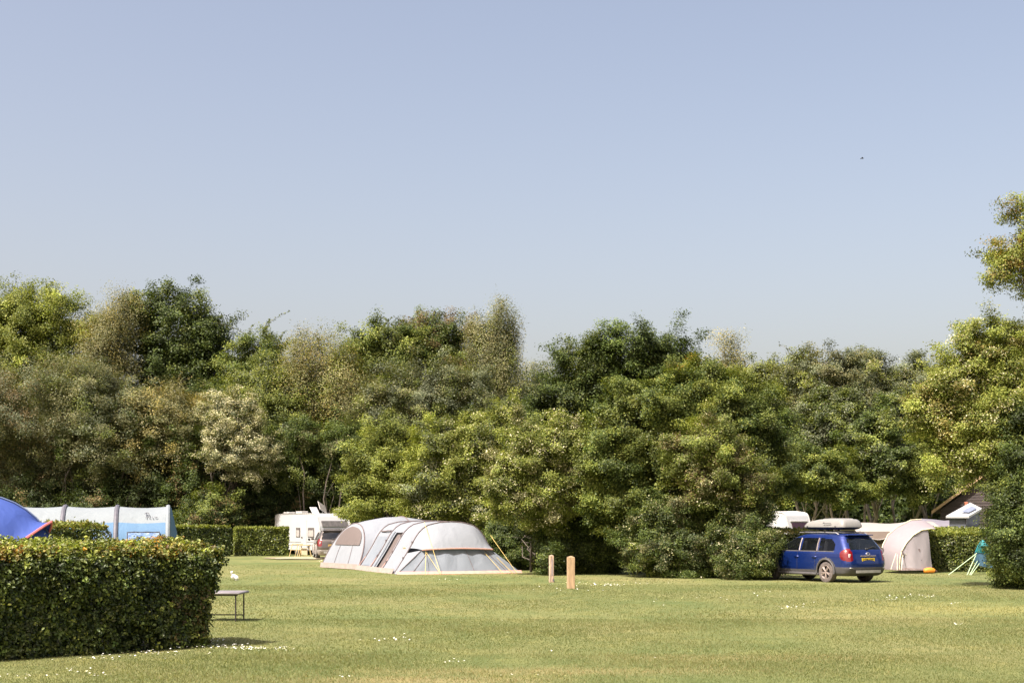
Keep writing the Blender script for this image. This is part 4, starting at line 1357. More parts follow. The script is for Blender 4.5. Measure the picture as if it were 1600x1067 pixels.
def dome_right():
    """pinkish white dome tent with two pole arches and a beak pointing right"""
    Y = 54.0
    root = empty("dome_tent", (wx(1412, Y), Y, float(gz(Y))))
    tag(root, "pinkish white dome tent with a pointed beak between the blue car and the boxy hedge", "tent")
    C1 = fabric("pinkish_cloth", (.35, .31, .33), .25)
    C2 = fabric("pale_lilac_cloth", (.38, .35, .365), .25)
    PY = simple("cream_pole_sleeve", (.72, .66, .45), .6)
    s = Y / F
    zz = float(gz(Y))
    def Lc(px, py, dy=0.0):
        p = W(px, py, Y + dy); return Vector((p.x - wx(1412, Y), dy, p.z - zz))
    # rear-left pole: from ground at (1378,888) up over; front pole: ground (1407,888) curving up right to the beak (1458,827)
    left = [Lc(1378, 888, -.4), Lc(1377, 870, -.5), Lc(1380, 852, -.4), Lc(1388, 836, -.1), Lc(1402, 824, .3), Lc(1424, 813, .7), Lc(1440, 812, 1.2), Lc(1447, 814, 1.4), Lc(1451, 817, 1.5), Lc(1455, 821, 1.5)]
    front = [Lc(1406, 890, -1.5), Lc(1407, 872, -1.5), Lc(1410, 860, -1.48), Lc(1417, 848, -1.42), Lc(1427, 837, -1.32), Lc(1440, 829, -1.1), Lc(1452, 827, -.9), Lc(1457, 826.3, -.75), Lc(1460, 826, -.6), Lc(1462, 826, -.4)]
    m = MB(); g = []
    for t in np.linspace(0, 1, 9):
        row = []
        for a, b in zip(left, front):
            q = a.lerp(b, t); k = math.sin(math.pi * t) * .06
            row.append(q + Vector((-k * .6, -k, k * .8 if q.z > .4 else 0)))
        g.append(row)
    m.sheet(g); m.build("canopy", C1, root, smooth=True)
    # back half
    back = [Vector((p.x * .55 + .9, p.y * .6 + 2.4, p.z * .55)) for p in left]
    m = MB(); m.sheet([left, [a.lerp(b, .5) + Vector((0, .1, .12)) for a, b in zip(left, back)], back]); m.build("rear_canopy", C1, root, smooth=True)
    # front wall below the front pole
    foot = [Lc(1406 + (1457 - 1406) * i / 9, 889.5, -1.5 + .35 * i / 9 - .25 * math.sin(math.pi * i / 9)) for i in range(10)]
    topf = front[:7]
    topr = []
    for i in range(10):
        f = i / 9 * 6; a = int(f); b = min(a + 1, 6); topr.append(topf[a].lerp(topf[b], f - a))
    topr[-1] = Lc(1450, 828, -.9)
    m = MB(); g = []
    for t in np.linspace(0, 1, 8):
        g.append([a.lerp(b, t) + Vector((0, .05 * math.sin(i * 1.9 + t * 4) * math.sin(math.pi * t), 0)) for i, (a, b) in enumerate(zip(topr, foot))])
    m.sheet(g); m.build("front_wall", C2, root, smooth=True)
    for nm, L_ in (("pole_sleeve", front[:8]), ("pole_sleeve", left[:7])):
        m = MB(); m.tube([p + Vector((-.02, -.02, .02)) for p in L_], .022, 6); m.build(nm, PY, root, smooth=True)
    for (px, py, dy) in ((1425, 844, -1.15), (1410, 863, -1.55), (1411, 869, -1.5), (1436, 860, -1.3), (1439, 877, -1.35), (1379, 858, -.55)):
        m = MB(); m.box(Lc(px, py, dy), (.06, .05, .14)); m.build("toggle", TRIM_DARK, root)
    for (a, b) in (((1400, 864, -1.4), (1392, 889, -2.3)), ((1402, 866, -1.5), (1402, 890, -2.2)), ((1411, 866, -1.55), (1408, 890, -2.3)), ((1439, 877, -1.3), (1414, 865, -1.5))):
        m = MB(); m.tube([Lc(*a), Lc(*b)], .011, 4); m.build("guy_line", ROPE_W, root)
    # dark groundsheet edge
    m = MB(); g2 = [[left[0] + Vector((0, 0, .08)), front[0] + Vector((0, 0, .1)), foot[4] + Vector((0, -.02, .05)), foot[-1] + Vector((0, -.02, .02))],
                    [left[0] + Vector((-.02, -.15, -.02)), front[0] + Vector((0, -.15, -.02)), foot[4] + Vector((0, -.15, -.02)), foot[-1] + Vector((0, -.1, -.02))]]
    m.sheet(g2); m.build("groundsheet", simple("brown_groundsheet", (.14, .11, .10), .9, noise=.3), root, solid=.01)
    return root


dome_right()


def frame_awning():
    Y = 62.0
    root = empty("awning_tent", (wx(1395, Y), Y, float(gz(Y))))
    tag(root, "low beige awning tent with a pale roof and brown valance behind the blue car", "tent")
    RF = fabric("cream_roof_cloth", (.40, .37, .34), .2)
    BR = fabric("brown_valance_cloth", (.26, .21, .18), .15)
    PK = fabric("pinkish_wall_cloth", (.52, .44, .42), .25)
    x0, x1 = wx(1338, Y) - root.location.x, wx(1475, Y) - root.location.x
    zz = float(gz(Y))
    ez, rz_ = wz(829, Y) - zz, wz(815, Y + 1.6) - zz
    m = MB(); g = []
    for t in np.linspace(0, 1, 13):
        x = x0 + (x1 - x0) * t
        dip = .05 * math.sin(t * math.pi * 3)
        g.append([Vector((x, 0, ez - .03)), Vector((x, .8, (ez + rz_) / 2 + .02 + dip * .3)), Vector((x, 1.6, rz_ + dip - .12 * (1 - t) ** 2)), Vector((x, 3.2, ez))])
    m.sheet(g); m.build("roof", RF, root, smooth=True, solid=.02)
    m = MB(); g = []
    for t in np.linspace(0, 1, 33):
        x = x0 + .1 + (x1 - x0 - .2) * t
        g.append([Vector((x, -.03, ez - .04)), Vector((x, -.06, ez - .34 - .05 * abs(math.sin(t * 20))))])
    m.sheet(g); m.build("valance", BR, root, solid=.01)
    m = MB(); m.tube([p[1] + Vector((0, -.01, 0)) for p in g], .02, 4); m.build("valance_trim", RF, root)
    m = MB(); m.sheet([[Vector((x0, 2.6, 0)), Vector((x0, 2.6, ez))], [Vector((x1, 2.6, 0)), Vector((x1, 2.6, ez))]]); m.build("back_wall", BR, root, solid=.01)
    m = MB(); m.sheet([[Vector((x0 + .5, .5, 0)), Vector((x0 + .5, .5, .98))], [Vector((x1, .5, 0)), Vector((x1, .5, .98))]]); m.build("front_wall", PK, root, solid=.01)
    for x in (x0 + .15, (x0 + x1) / 2, x1 - .15):
        m = MB(); m.tube([(x, 0, 0), (x, 0, ez)], .02, 6); m.build("pole", SILVER, root)
    return root


frame_awning()
# lilac grey roof to the right of it
Y = 68.0
root = empty("ridge_tent", (wx(1452, Y), Y, float(gz(Y))))
tag(root, "lilac grey tent roof just showing behind the peak of the dome tent", "tent")
LIL = fabric("lilac_grey_cloth", (.22, .21, .245), .2)
m = MB(); g = []
zz = float(gz(Y))
for px, py in ((1405, 819), (1422, 813), (1440, 810), (1458, 811), (1475, 813), (1492, 812), (1500, 822)):
    x = wx(px, Y) - root.location.x; z = wz(py, Y) - zz
    g.append([Vector((x, -1.4, max(z - .75, .2))), Vector((x, -.7, z - .2)), Vector((x, 0, z)), Vector((x, .8, z - .25)), Vector((x, 1.6, max(z - .9, .2)))])
m.sheet(g); m.build("roof", LIL, root, smooth=True, solid=.015)
m = MB(); m.sheet([[r_[0] + Vector((0, .01, 0)) for r_ in g], [Vector((r_[0].x, -1.5, 0)) for r_ in g]]); m.build("wall", LIL, root, solid=.01)

# teal tent corner held by guy lines
Y = 52.0
root = empty("windbreak", (wx(1535, Y), Y, float(gz(Y))))
tag(root, "teal and blue tent corner with pale green guy lines by the right hand bush", "tent")
zz = float(gz(Y))
TEAL = fabric("teal_cloth", (.06, .36, .40), .25)
NAVY = fabric("steel_blue_cloth", (.12, .24, .36), .2)
def Lt(px, py, dy=0.0):
    p = W(px, py, Y + dy); return Vector((p.x - root.location.x, dy, p.z - zz))
pk = Lt(1534, 843, 0)
tl, tr = Lt(1524, 862, -.2), Lt(1552, 866, .3)
m = MB(); g = []
for t in np.linspace(0, 1, 7):
    g.append([pk + Vector((.10 * t, 0, -.04 * t)), Lt(1528 + 18 * t, 852 + t, -.1) + Vector((0, .04 * math.sin(t * 9), 0)), tl.lerp(tr, t)])
m.sheet(g); m.build("canopy", TEAL, root, smooth=True, solid=.015)
bl, br = Lt(1523, 882, -.3), Lt(1552, 888, .3)
m = MB(); g = [[tl.lerp(tr, t) + Vector((0, .02, 0)), bl.lerp(br, t) + Vector((0, .05 * math.sin(t * 11), 0))] for t in np.linspace(0, 1, 7)]
m.sheet(g); m.build("wall", NAVY, root, smooth=True, solid=.012)
GRP = simple("pale_green_rope", (.45, .60, .38), .7)
for (a, b) in (((1526, 864), (1482, 893)), ((1525, 866), (1511, 894)), ((1527, 876), (1515, 894)), ((1530, 880), (1517, 895))):
    m = MB(); q = Lt(b[0], b[1], -1.2); q.z = .01
    m.tube([Lt(a[0], a[1], -.25), q], .016, 4); m.build("guy_line", GRP, root)


# ------------------------------------------------------------------ caravans, shed
def rounded_profile(pts, r=.12, n=4):
    """round each corner of a 2-D polygon"""
    out = []
    N_ = len(pts)
    for i in range(N_):
        p0, p1, p2 = Vector(pts[i - 1]), Vector(pts[i]), Vector(pts[(i + 1) % N_])
        a, b = (p0 - p1), (p2 - p1)
        rr = min(r, a.length * .45, b.length * .45)
        a.normalize(); b.normalize()
        s, e = p1 + a * rr, p1 + b * rr
        for k in range(n + 1):
            t = k / n
            q = s * (1 - t) ** 2 + p1 * 2 * t * (1 - t) + e * t * t
            out.append((q.x, q.y))
    return out


GREY_WIN = simple("smoked_window", (.13, .12, .115), .12, noise=.2, spec=.6)
PALE_WIN = simple("blind_behind_window", (.38, .36, .34), .25, noise=.1)
SEAL = simple("grey_seal", (.30, .29, .28), .6)


def caravan_left():
    Y = 88.0
    # corner between the long side and the front at px 500
    X0 = wx(501, Y)
    zz = float(gz(Y))
    th = R(22)
    root = empty("caravan", (X0, Y, zz))
    tag(root, "white caravan with roof vents and solar panel beside the square hedge", "caravan")
    ux = Vector((-math.cos(R(51)), math.sin(R(51)), 0))       # along the long side, going back left
    vx = Vector((math.cos(R(39)), math.sin(R(39)), 0))        # along the front, to the right
    Mx = Matrix(((ux.x, vx.x, 0, 0), (ux.y, vx.y, 0, 0), (0, 0, 1, 0), (0, 0, 0, 1)))
    L_, W_ = 5.6, 2.25
    prof = rounded_profile([(0.02, .32), (-.05, .9), (.10, 1.75), (.45, 2.52), (1.2, 2.62), (L_ - .1, 2.56), (L_, 2.4), (L_, .32)], .14)
    m = MB(); m.prism(prof, 'y', 0, W_, Mx); b = m.build("body", WHITE, root, smooth=True)
    m = MB()
    m.tube([(p[0], -.01, p[1]) for p in prof], .018, 4, Mx, cap=False); m.tube([(p[0], W_ + .01, p[1]) for p in prof], .018, 4, Mx, cap=False)
    m.build("edge_trim", WHITE_DULL, root)
    for (x0, x1, z0, z1) in ((.75, 1.5, 1.12, 1.72), (2.45, 2.95, 1.12, 1.72), (4.9, 5.3, 1.15, 1.6)):
        m = MB(); m.box(((x0 + x1) / 2, -.015, (z0 + z1) / 2), (x1 - x0, .03, z1 - z0), Mx, .02); w = m.build("window", GREY_WIN, root)
        m = MB(); m.box(((x0 + x1) / 2, -.035, (z0 + z1) / 2 - .06), (x1 - x0 - .16, .012, z1 - z0 - .2), Mx); m.build("blind", PALE_WIN, w)
    m = MB(); m.prism([(1.65, .4), (2.3, .4), (2.3, 2.2), (1.65, 2.2)], 'y', -.02, .001, Mx); d = m.build("door", WHITE, root)
    m = MB(); m.box((2.2, -.035, 1.1), (.12, .03, .08), Mx); m.build("handle", DARK, d)
    m = MB(); m.box((1.35, -.02, 1.0), (.2, .04, .1), Mx); m.build("socket", DARK, root)
    m = MB(); m.box((1.45, -.02, .5), (.12, .04, .12), Mx); m.build("gas_locker", DARK, root)
    for z in (.82, .62):
        m = MB(); m.box((L_ / 2, -.012, z), (L_ - .3, .014, .016), Mx); m.build("side_moulding", SEAL, root)
    # front windows
    m = MB(); m.box((.17, W_ * .5, 1.95), (.06, W_ * .84, .42), Mx @ Matrix.Translation((.17, 0, 1.95)) @ Matrix.Rotation(R(22), 4, 'Y') @ Matrix.Translation((-.17, 0, -1.95)), .02)
    w = m.build("front_window", GREY_WIN, root)
    m = MB()
    m.box((-.03, W_ * .5, 1.38), (.05, W_ * .84, .52), Mx @ Matrix.Translation((-.03, 0, 1.38)) @ Matrix.Rotation(R(9), 4, 'Y') @ Matrix.Translation((.03, 0, -1.38)), .02)
    m.build("front_window", GREY_WIN, root)
    # roof things
    for (x, y, sx, sy, sz) in ((4.7, .5, .7, .5, .10), (3.1, .5, .75, .5, .14)):
        m = MB(); m.box((x, y, 2.62 + sz / 2), (sx, sy, sz), Mx, .03); m.build("roof_vent", WHITE_DULL, root)
    Mt = Mx @ Matrix.Translation((1.3, .15, 2.80)) @ Matrix.Rotation(R(-48), 4, 'Y')
    m = MB(); m.box((0, .2, 0), (.55, .5, .04), Mt, .01); m.build("open_roof_hatch", WHITE, root)
    Mt = Mx @ Matrix.Translation((1.5, 1.05, 2.98)) @ Matrix.Rotation(R(-30), 4, 'X') @ Matrix.Rotation(R(-38), 4, 'Y')
    m = MB(); m.box((0, 0, 0), (.95, .62, .035), Mt, .008); sp_ = m.build("solar_panel", WHITE_DULL, root)
    m = MB()
    for i in range(6):
        for j in range(4):
            m.box((-.38 + i * .152, -.22 + j * .147, .022), (.135, .13, .008), Mt)
            m.box((-.38 + i * .152, -.22 + j * .147, -.022), (.135, .13, .008), Mt)
    m.build("solar_cells", simple("solar_cells", (.22, .21, .19), .3), sp_)
    m = MB(); m.tube([(1.5, 1.05, 2.6), (1.5, 1.05, 2.98)], .02, 5, Mx); m.build("bracket", SILVER, root)
    m = MB(); m.box((.9, 1.9, 2.88), (.35, .6, .05), Mx, .02); m.tube([(.9, 1.9, 2.6), (.9, 1.9, 2.87)], .02, 5, Mx); m.build("aerial", WHITE_DULL, root)
    for y in (.12, W_ - .12):
        m = MB(); Mw = Mx @ Matrix.Translation((2.9, y, .33)) @ Matrix.Rotation(R(90), 4, 'X')
        m.tube([(0, 0, -.1), (0, 0, .1)], .32, 20, Mw); w = m.build("wheel", RUBBER, root)
        m = MB(); m.tube([(0, 0, -.11), (0, 0, .11)], .19, 16, Mw); m.build("rim", SILVER, w)
    m = MB(); m.tube([(0.1, W_ / 2, .4), (-1.1, W_ / 2, .42)], .05, 6, Mx); m.build("tow_bar", SILVER, root)
    m = MB(); m.box((L_ / 2, W_ / 2, .33), (L_ * .95, W_ * .9, .10), Mx); m.build("chassis", DARK, root)
    for (x, y) in ((.6, .2), (.6, W_ - .2), (L_ - .5, .2), (L_ - .5, W_ - .2)):
        m = MB(); m.tube([(x, y, .32), (x, y, 0)], .025, 5, Mx); m.build("corner_steady", SILVER, root)


caravan_left()


def caravan_right():
    Y = 66.0
    X0 = wx(1236, Y); zz = float(gz(Y))
    root = empty("caravan", (X0, Y, zz))
    tag(root, "white caravan with an open window half hidden behind the central thicket, above the blue car", "caravan")
    ux = Vector((-math.cos(R(40)), math.sin(R(40)), 0))
    vx = Vector((math.sin(R(50)), math.cos(R(50)), 0)).normalized()
    vx = Vector((math.cos(R(38)), math.sin(R(38)), 0))
    Mx = Matrix(((ux.x, vx.x, 0, 0), (ux.y, vx.y, 0, 0), (0, 0, 1, 0), (0, 0, 0, 1)))
    W_, L_ = 1.55, 4.4
    prof = rounded_profile([(.0, .35), (.0, 1.4), (.30, 2.38), (.9, 2.46), (L_ - .5, 2.42), (L_, 1.9), (L_, .35)], .18)
    m = MB(); m.prism(prof, 'y', 0, W_, Mx); m.build("body", WHITE, root, smooth=True)
    m = MB(); m.tube([(p[0], -.012, p[1]) for p in prof], .02, 4, Mx, cap=False); m.tube([(p[0], W_ + .012, p[1]) for p in prof], .03, 4, Mx, cap=False)
    m.build("edge_trim", WHITE_DULL, root)
    tilt = math.atan2(.30, .98)
    Mt = Mx @ Matrix.Translation((.15, W_ / 2, 1.88)) @ Matrix.Rotation(tilt, 4, 'Y')
    m = MB(); m.box((-.02, 0, -.12), (.05, W_ * .72, .36), Mt, .02); w = m.build("window", simple("dark_open_window", (.04, .015, .02), .3), root)
    m = MB(); m.box((-.035, 0, .12), (.05, W_ * .80, .08), Mt, .02); m.box((-.035, 0, -.33), (.05, W_ * .80, .06), Mt, .02); m.build("frame", WHITE_DULL, w)
    m = MB(); m.box((L_ * .55, W_ / 2, 2.50), (.9, .7, .10), Mx, .03); m.build("roof_vent", WHITE_DULL, root)
    for y in (.12, W_ - .12):
        m = MB(); Mw = Mx @ Matrix.Translation((2.3, y, .33)) @ Matrix.Rotation(R(90), 4, 'X')
        m.tube([(0, 0, -.1), (0, 0, .1)], .32, 20, Mw); m.build("wheel", RUBBER, root)


caravan_right()


def shed():
    Y = 78.0
    x0 = wx(1462, Y); zz = float(gz(Y))
    root = empty("wooden_shed", (x0, Y, zz), R(-21))
    tag(root, "dark weatherboarded shed with a pitched roof behind the white campervan", "shed")
    BD = simple("dark_weatherboard", (.050, .038, .036), .8, noise=.4, nscale=3, bump=.4, stretch=(.4, 1, 8))
    RF = simple("brown_roof_felt", (.16, .11, .07), .8, noise=.3)
    BG = simple("tan_bargeboard", (.42, .29, .17), .7, noise=.15)
    w, d, e = 6.0, 5.0, wz(797, Y) - zz
    sl = 34 / 46
    ap = e + w / 2 * sl
    m = MB(); n = int(ap / .16)
    for k in range(n):
        z0, z1 = k * .16, (k + 1) * .16
        def xr(z): return 0.25 if z < e else 0.25 + (z - e) / sl
        a0, a1 = xr(z0), xr(z1)
        if a1 > w / 2: break
        m.add([(a0, -.03, z0), (w - a0, -.03, z0), (w - a1, 0, z1), (a1, 0, z1), (a0, .05, z0), (w - a0, .05, z0), (w - a1, .05, z1), (a1, .05, z1)],
              [(0, 1, 2, 3), (4, 7, 6, 5), (0, 4, 5, 1), (3, 2, 6, 7), (0, 3, 7, 4), (1, 5, 6, 2)])
    m.build("gable_wall", BD, root)
    m = MB(); m.box((.28, d / 2, e / 2), (.06, d, e)); m.box((w - .28, d / 2, e / 2), (.06, d, e)); m.box((w / 2, d, e / 2), (w - .5, .06, e)); m.build("side_wall", BD, root)
    for sg in (0, 1):
        f = (lambda x: x) if sg == 0 else (lambda x: w - x)
        m = MB()
        m.add([(f(-.15), -.3, e - .16), (f(w / 2), -.3, ap), (f(w / 2), d + .2, ap), (f(-.15), d + .2, e - .16), (f(-.15), -.3, e - .06), (f(w / 2), -.3, ap + .1), (f(w / 2), d + .2, ap + .1), (f(-.15), d + .2, e - .06)],
              [(0, 1, 2, 3), (4, 7, 6, 5), (0, 4, 5, 1), (2, 6, 7, 3), (0, 3, 7, 4), (1, 5, 6, 2)])
        m.build("roof", RF, root)
        m = MB()
        m.add([(f(-.2), -.34, e - .22), (f(w / 2), -.34, ap - .04), (f(w / 2), -.34, ap + .14), (f(-.2), -.34, e - .04), (f(-.2), -.305, e - .22), (f(w / 2), -.305, ap - .04), (f(w / 2), -.305, ap + .14), (f(-.2), -.305, e - .04)],
              [(0, 1, 2, 3), (4, 7, 6, 5), (0, 4, 5, 1), (2, 6, 7, 3), (0, 3, 7, 4), (1, 5, 6, 2)])
        m.build("bargeboard", BG, root)
    p = W(1507.5, 787, Y)
    m = MB(); m.box((p.x - x0, -.06, p.z - zz), (.2, .04, .2), None, .02); m.build("wall_plaque", simple("orange_red_plaque", (.40, .14, .08), .6), root)


shed()


def campervan():
    Y = 64.0
    x0 = wx(1476, Y); zz = float(gz(Y))
    root = empty("campervan", (x0, Y, zz))
    tag(root, "white campervan with its raised sloping roof and roof window in front of the shed", "campervan")
    def L_(px, py, dy=0.0):
        p = W(px, py, Y + dy); return Vector((p.x - x0, dy, p.z - zz))
    # low body behind the hedge
    m = MB(); prof = rounded_profile([(0.0, .35), (-.1, 1.2), (0.0, 1.72), (4.3, 1.72), (4.4, .35)], .1)
    m.prism(prof, 'y', 0.1, 2.0); m.build("body", WHITE, root, smooth=True)
    m = MB(); m.box((2.0, .085, 1.50), (3.6, .04, .05)); m.build("drip_rail", DARK, root)
    m = MB()
    for x in (.75, 1.8, 2.9): m.box((x, .08, 1.30), (.85, .04, .36), None, .03)
    m.build("window", GREY_WIN, root)
    # raised wedge roof, hinged at the left
    a, b, c, d = L_(1478, 809, 0.0), L_(1514, 809, 0.0), L_(1534, 797, 1.4), L_(1516, 788, 1.9)
    th = Vector((0, 0, .09))
    m = MB(); m.add([a, b, c, d, a + th, b + th, c + th, d + th], [(0, 1, 2, 3), (4, 7, 6, 5), (0, 4, 5, 1), (1, 5, 6, 2), (2, 6, 7, 3), (3, 7, 4, 0)])
    ro = m.build("raised_roof", WHITE, root)
    def q(u_, v_): return (a + th + Vector((0, -.03, .05))).lerp(b + th + Vector((0, -.03, .05)), u_).lerp((d + th + Vector((0, -.03, .05))).lerp(c + th + Vector((0, -.03, .05)), u_), v_)
    m = MB(); m.add([q(.38, .28), q(.80, .28), q(.84, .80), q(.42, .80)], [(0, 1, 2, 3)]); m.build("roof_window", simple("blue_grey_roof_window", (.20, .23, .30), .2, noise=.1), ro)
    m = MB(); m.add([b + Vector((-.1, .02, 0)), c + Vector((-.1, .02, 0)), Vector((c.x - .1, c.y, 1.7)), Vector((b.x - .1, b.y + .12, 1.7))], [(0, 1, 2, 3)])
    m.build("bellows", simple("dark_bellows_cloth", (.09, .10, .12), .8), root, solid=.01)
    m = MB(); m.add([Vector((a.x + .2, .14, 1.70)), Vector((b.x - .1, .14, 1.70)), b + Vector((-.1, .14, 0)), a + Vector((.2, .14, 0))], [(0, 1, 2, 3)])
    m.build("bellows", simple("dark_bellows_cloth", (.09, .10, .12), .8), root, solid=.01)
    for x in (.7, 3.6):
        m = MB(); Mw = Matrix.Translation((x, .2, .32)) @ Matrix.Rotation(R(90), 4, 'X'); m.tube([(0, 0, -.1), (0, 0, .1)], .31, 20, Mw); m.build("wheel", RUBBER, root)


campervan()


# ------------------------------------------------------------------ cars
def interp(tab, z):
    zs = [t[0] for t in tab]; vs = [t[1] for t in tab]
    return float(np.interp(z, zs, vs))


def car(name, label, loc, rz, paint, clad, plate_txt, plate_col, opts=None):
    o = opts or {}
    root = empty(name, loc, rz)
    tag(root, label, "car")
    XR = [(.22, -2.05), (.30, -2.20), (.42, -2.26), (.60, -2.27), (.75, -2.25), (.90, -2.22), (1.0, -2.18), (1.10, -2.10), (1.25, -1.98), (1.38, -1.87), (1.45, -1.82), (1.49, -1.78)]
    XF = [(.22, 2.05), (.32, 2.18), (.50, 2.22), (.68, 2.17), (.78, 2.08), (.86, 1.85), (.92, 1.50), (.97, 1.20), (1.02, 1.06), (1.15, .84), (1.30, .56), (1.40, .34), (1.45, .15), (1.49, -.05)]
    HW = [(.22, .76), (.30, .83), (.45, .862), (.60, .868), (.80, .865), (.90, .858), (.96, .842), (1.05, .80), (1.20, .735), (1.35, .665), (1.42, .62), (1.46, .57), (1.49, .50)]
    RC = [(.22, .20), (.5, .26), (.9, .24), (1.1, .20), (1.49, .22)]
    zs = np.concatenate([np.arange(.22, .90, .025), np.arange(.90, 1.04, .014), np.arange(1.04, 1.42, .022), [1.42, 1.44, 1.455, 1.47, 1.482, 1.49]])
    Nr, Nc, Ns, Nf = 40, 7, 130, 24
    def ring(z):
        xr, xf, hw, rc = interp(XR, z), interp(XF, z), interp(HW, z), interp(RC, z)
        P = []
        def yb(x):          # sides taper in towards the ends
            t = x / 2.2
            return hw * (1 - .055 * abs(t) ** 3)
        # rear edge, right to left
        bulge = .07
        for i in range(Nr):
            y = -(hw - rc) + 2 * (hw - rc) * i / (Nr - 1)
            y *= (1 - .05)
            P.append((xr - bulge * (1 - (y / hw) ** 2) + bulge * .35, y))
        y0 = P[-1][1]; xa = P[-1][0]
        for i in range(1, Nc):
            t = i / Nc * math.pi / 2
            ye = yb(xr + rc)
            P.append((xa + (xr + rc - xa) * (1 - math.cos(t)), y0 + (ye - y0) * math.sin(t)))
        for i in range(Ns):
            x = xr + rc + (xf - rc - xr - rc) * i / (Ns - 1)
            P.append((x, yb(x)))
        ye = P[-1][1]
        for i in range(1, Nc):
            t = i / Nc * math.pi / 2
            P.append((xf - rc + rc * math.sin(t), ye - (ye - (hw - rc)) * (1 - math.cos(t))))
        for i in range(Nf):
            y = (hw - rc) - 2 * (hw - rc) * i / (Nf - 1)
            P.append((xf + .06 * (1 - (y / hw) ** 2), y))
        m = len(P)
        half = P[:]
        # mirror the left flank to the right
        for i in range(1, Nc):
            t = math.pi / 2 - i / Nc * math.pi / 2
            P.append((xf - rc + rc * math.sin(t), -(ye - (ye - (hw - rc)) * (1 - math.cos(t)))))
        for i in range(Ns):
            x = xf - rc - (xf - rc - xr - rc) * i / (Ns - 1)
            P.append((x, -yb(x)))
        for i in range(1, Nc):
            t = math.pi / 2 - i / Nc * math.pi / 2
            yee = yb(xr + rc)
            P.append((xa + (xr + rc - xa) * (1 - math.cos(t)), -(y0 + (yee - y0) * math.sin(t))))
        return P
    rings = [ring(z) for z in zs]
    n = len(rings[0])
    V = [(p[0], p[1], z + (.03 * (1 - ((p[0] + .6) / 1.8) ** 2) * max(0, (z - 1.3) / .19) if z > 1.3 else 0)) for z, r_ in zip(zs, rings) for p in r_]
    WHX = (-1.33, 1.30)
    F_ = {k: [] for k in ("body", "side_window", "rear_window", "windscreen", "cladding", "tail_l", "tail_r")}
    def inpoly(x, z, poly):
        c = False
        for i in range(len(poly)):
            x1, z1 = poly[i]; x2, z2 = poly[i - 1]
            if (z1 > z) != (z2 > z) and x < (x2 - x1) * (z - z1) / (z2 - z1) + x1: c = not c
        return c
    W1 = [(.98, .99), (.40, 1.365), (.02, 1.385), (-.02, .985)]
    W2 = [(-.14, .985), (-.10, 1.385), (-.80, 1.38), (-.86, .985)]
    W3 = [(-.95, .985), (-.90, 1.375), (-1.40, 1.355), (-1.62, 1.20), (-1.66, 1.02), (-1.60, .99)]
    wins = {}
    for a in range(len(zs) - 1):
        for i in range(n):
            j = (i + 1) % n
            f4 = (a * n + i, a * n + j, (a + 1) * n + j, (a + 1) * n + i)
            c = np.mean([V[k] for k in f4], axis=0)
            x, y, z = c
            e1 = np.subtract(V[f4[1]], V[f4[0]]); e2 = np.subtract(V[f4[3]], V[f4[0]])
            nn_ = np.cross(e1, e2); nl = np.linalg.norm(nn_)
            nn_ = nn_ / nl if nl > 0 else nn_
            side = abs(nn_[1]) > .62 and abs(y) > .5
            key = "body"
            if side:
                skip = False
                for wxx in WHX:
                    rr = math.hypot(x - wxx, z - .33)
                    if rr < .375: skip = True
                    elif rr < .455 and z < .80: key = "cladding"
                if skip: continue
                sgn = 'l' if y > 0 else 'r'
                for q, poly in enumerate((W1, W2, W3)):
                    if inpoly(x, z, poly): key = "win_%s%d" % (sgn, q)
                if key == "body":
                    ed = .025
                    if .96 < z < .985 and -1.66 < x < 1.0: key = "cladding"
            if key == "body" and z < (.40 if -2.0 < x < 2 else .46): key = "cladding"
            if key == "body" and z < .50 and x < -1.75: key = "cladding"
            if x < -1.7 and not side or x < -2.0:
                if 1.03 < z < 1.375 and abs(y) < .60 - (z - 1.03) * .22 and not side: key = "rear_window"
            # tail lights wrap the corners
            zt = (z - .88) / .20
            if x < -1.90 and abs(y) > .60 and zt * zt + ((x + 2.22) / .30) ** 2 < 1.0: key = "tail_l" if y > 0 else "tail_r"
            if not side and x > .15 and 1.01 < z < 1.40 and abs(y) < .70 - (z - 1.0) * .3: key = "windscreen"
            F_.setdefault(key, []).append(f4)
    V0 = V[:]
    cap = [(len(zs) - 1) * n + i for i in range(n)]
    def part(faces, nm, mat, parent, smooth=True, off=0.0):
        used = sorted({k for f in faces for k in f}); mp = {k: q for q, k in enumerate(used)}
        me = bpy.data.meshes.new(nm)
        me.from_pydata([V0[k] for k in used], [], [[mp[k] for k in f] for f in faces]); me.update()
        for p in me.polygons: p.use_smooth = smooth
        me.materials.append(mat)
        ob = bpy.data.objects.new(nm, me); COL.objects.link(ob); ob.parent = parent
        return ob
    # roof cap: fan of strips rather than one big face
    capf = []
    cx = len(V0); ctr = (-.8, 0, 1.49 + .045); V0.append(ctr)
    inner = []
    for i in range(n):
        p = V0[cap[i]]; q = tuple(p[k] * .55 + ctr[k] * .45 for k in range(2)) + (1.49 + .038,)
        inner.append(len(V0)); V0.append(q)
    for i in range(n):
        j = (i + 1) % n
        capf.append((cap[i], cap[j], inner[j], inner[i])); capf.append((inner[i], inner[j], cx))
    part(F_["body"] + capf, "body", paint, root)
    part(F_["cladding"], "cladding", clad, root)
    GL = glass("car_glass", (.62, .64, .66), .68)
    GLR = glass("tinted_rear_glass", (.30, .33, .36), .35, dark=(.012, .016, .022))
    for k in sorted(F_):
        if k.startswith("win_"): part(F_[k], "side_window", GL, root)
    part(F_["rear_window"], "rear_window", GLR, root)
    if F_["windscreen"]: part(F_["windscreen"], "windscreen", GL, root)
    TL = simple("red_tail_light", (.15, .005, .007), .12, noise=.1, coat=1.0)
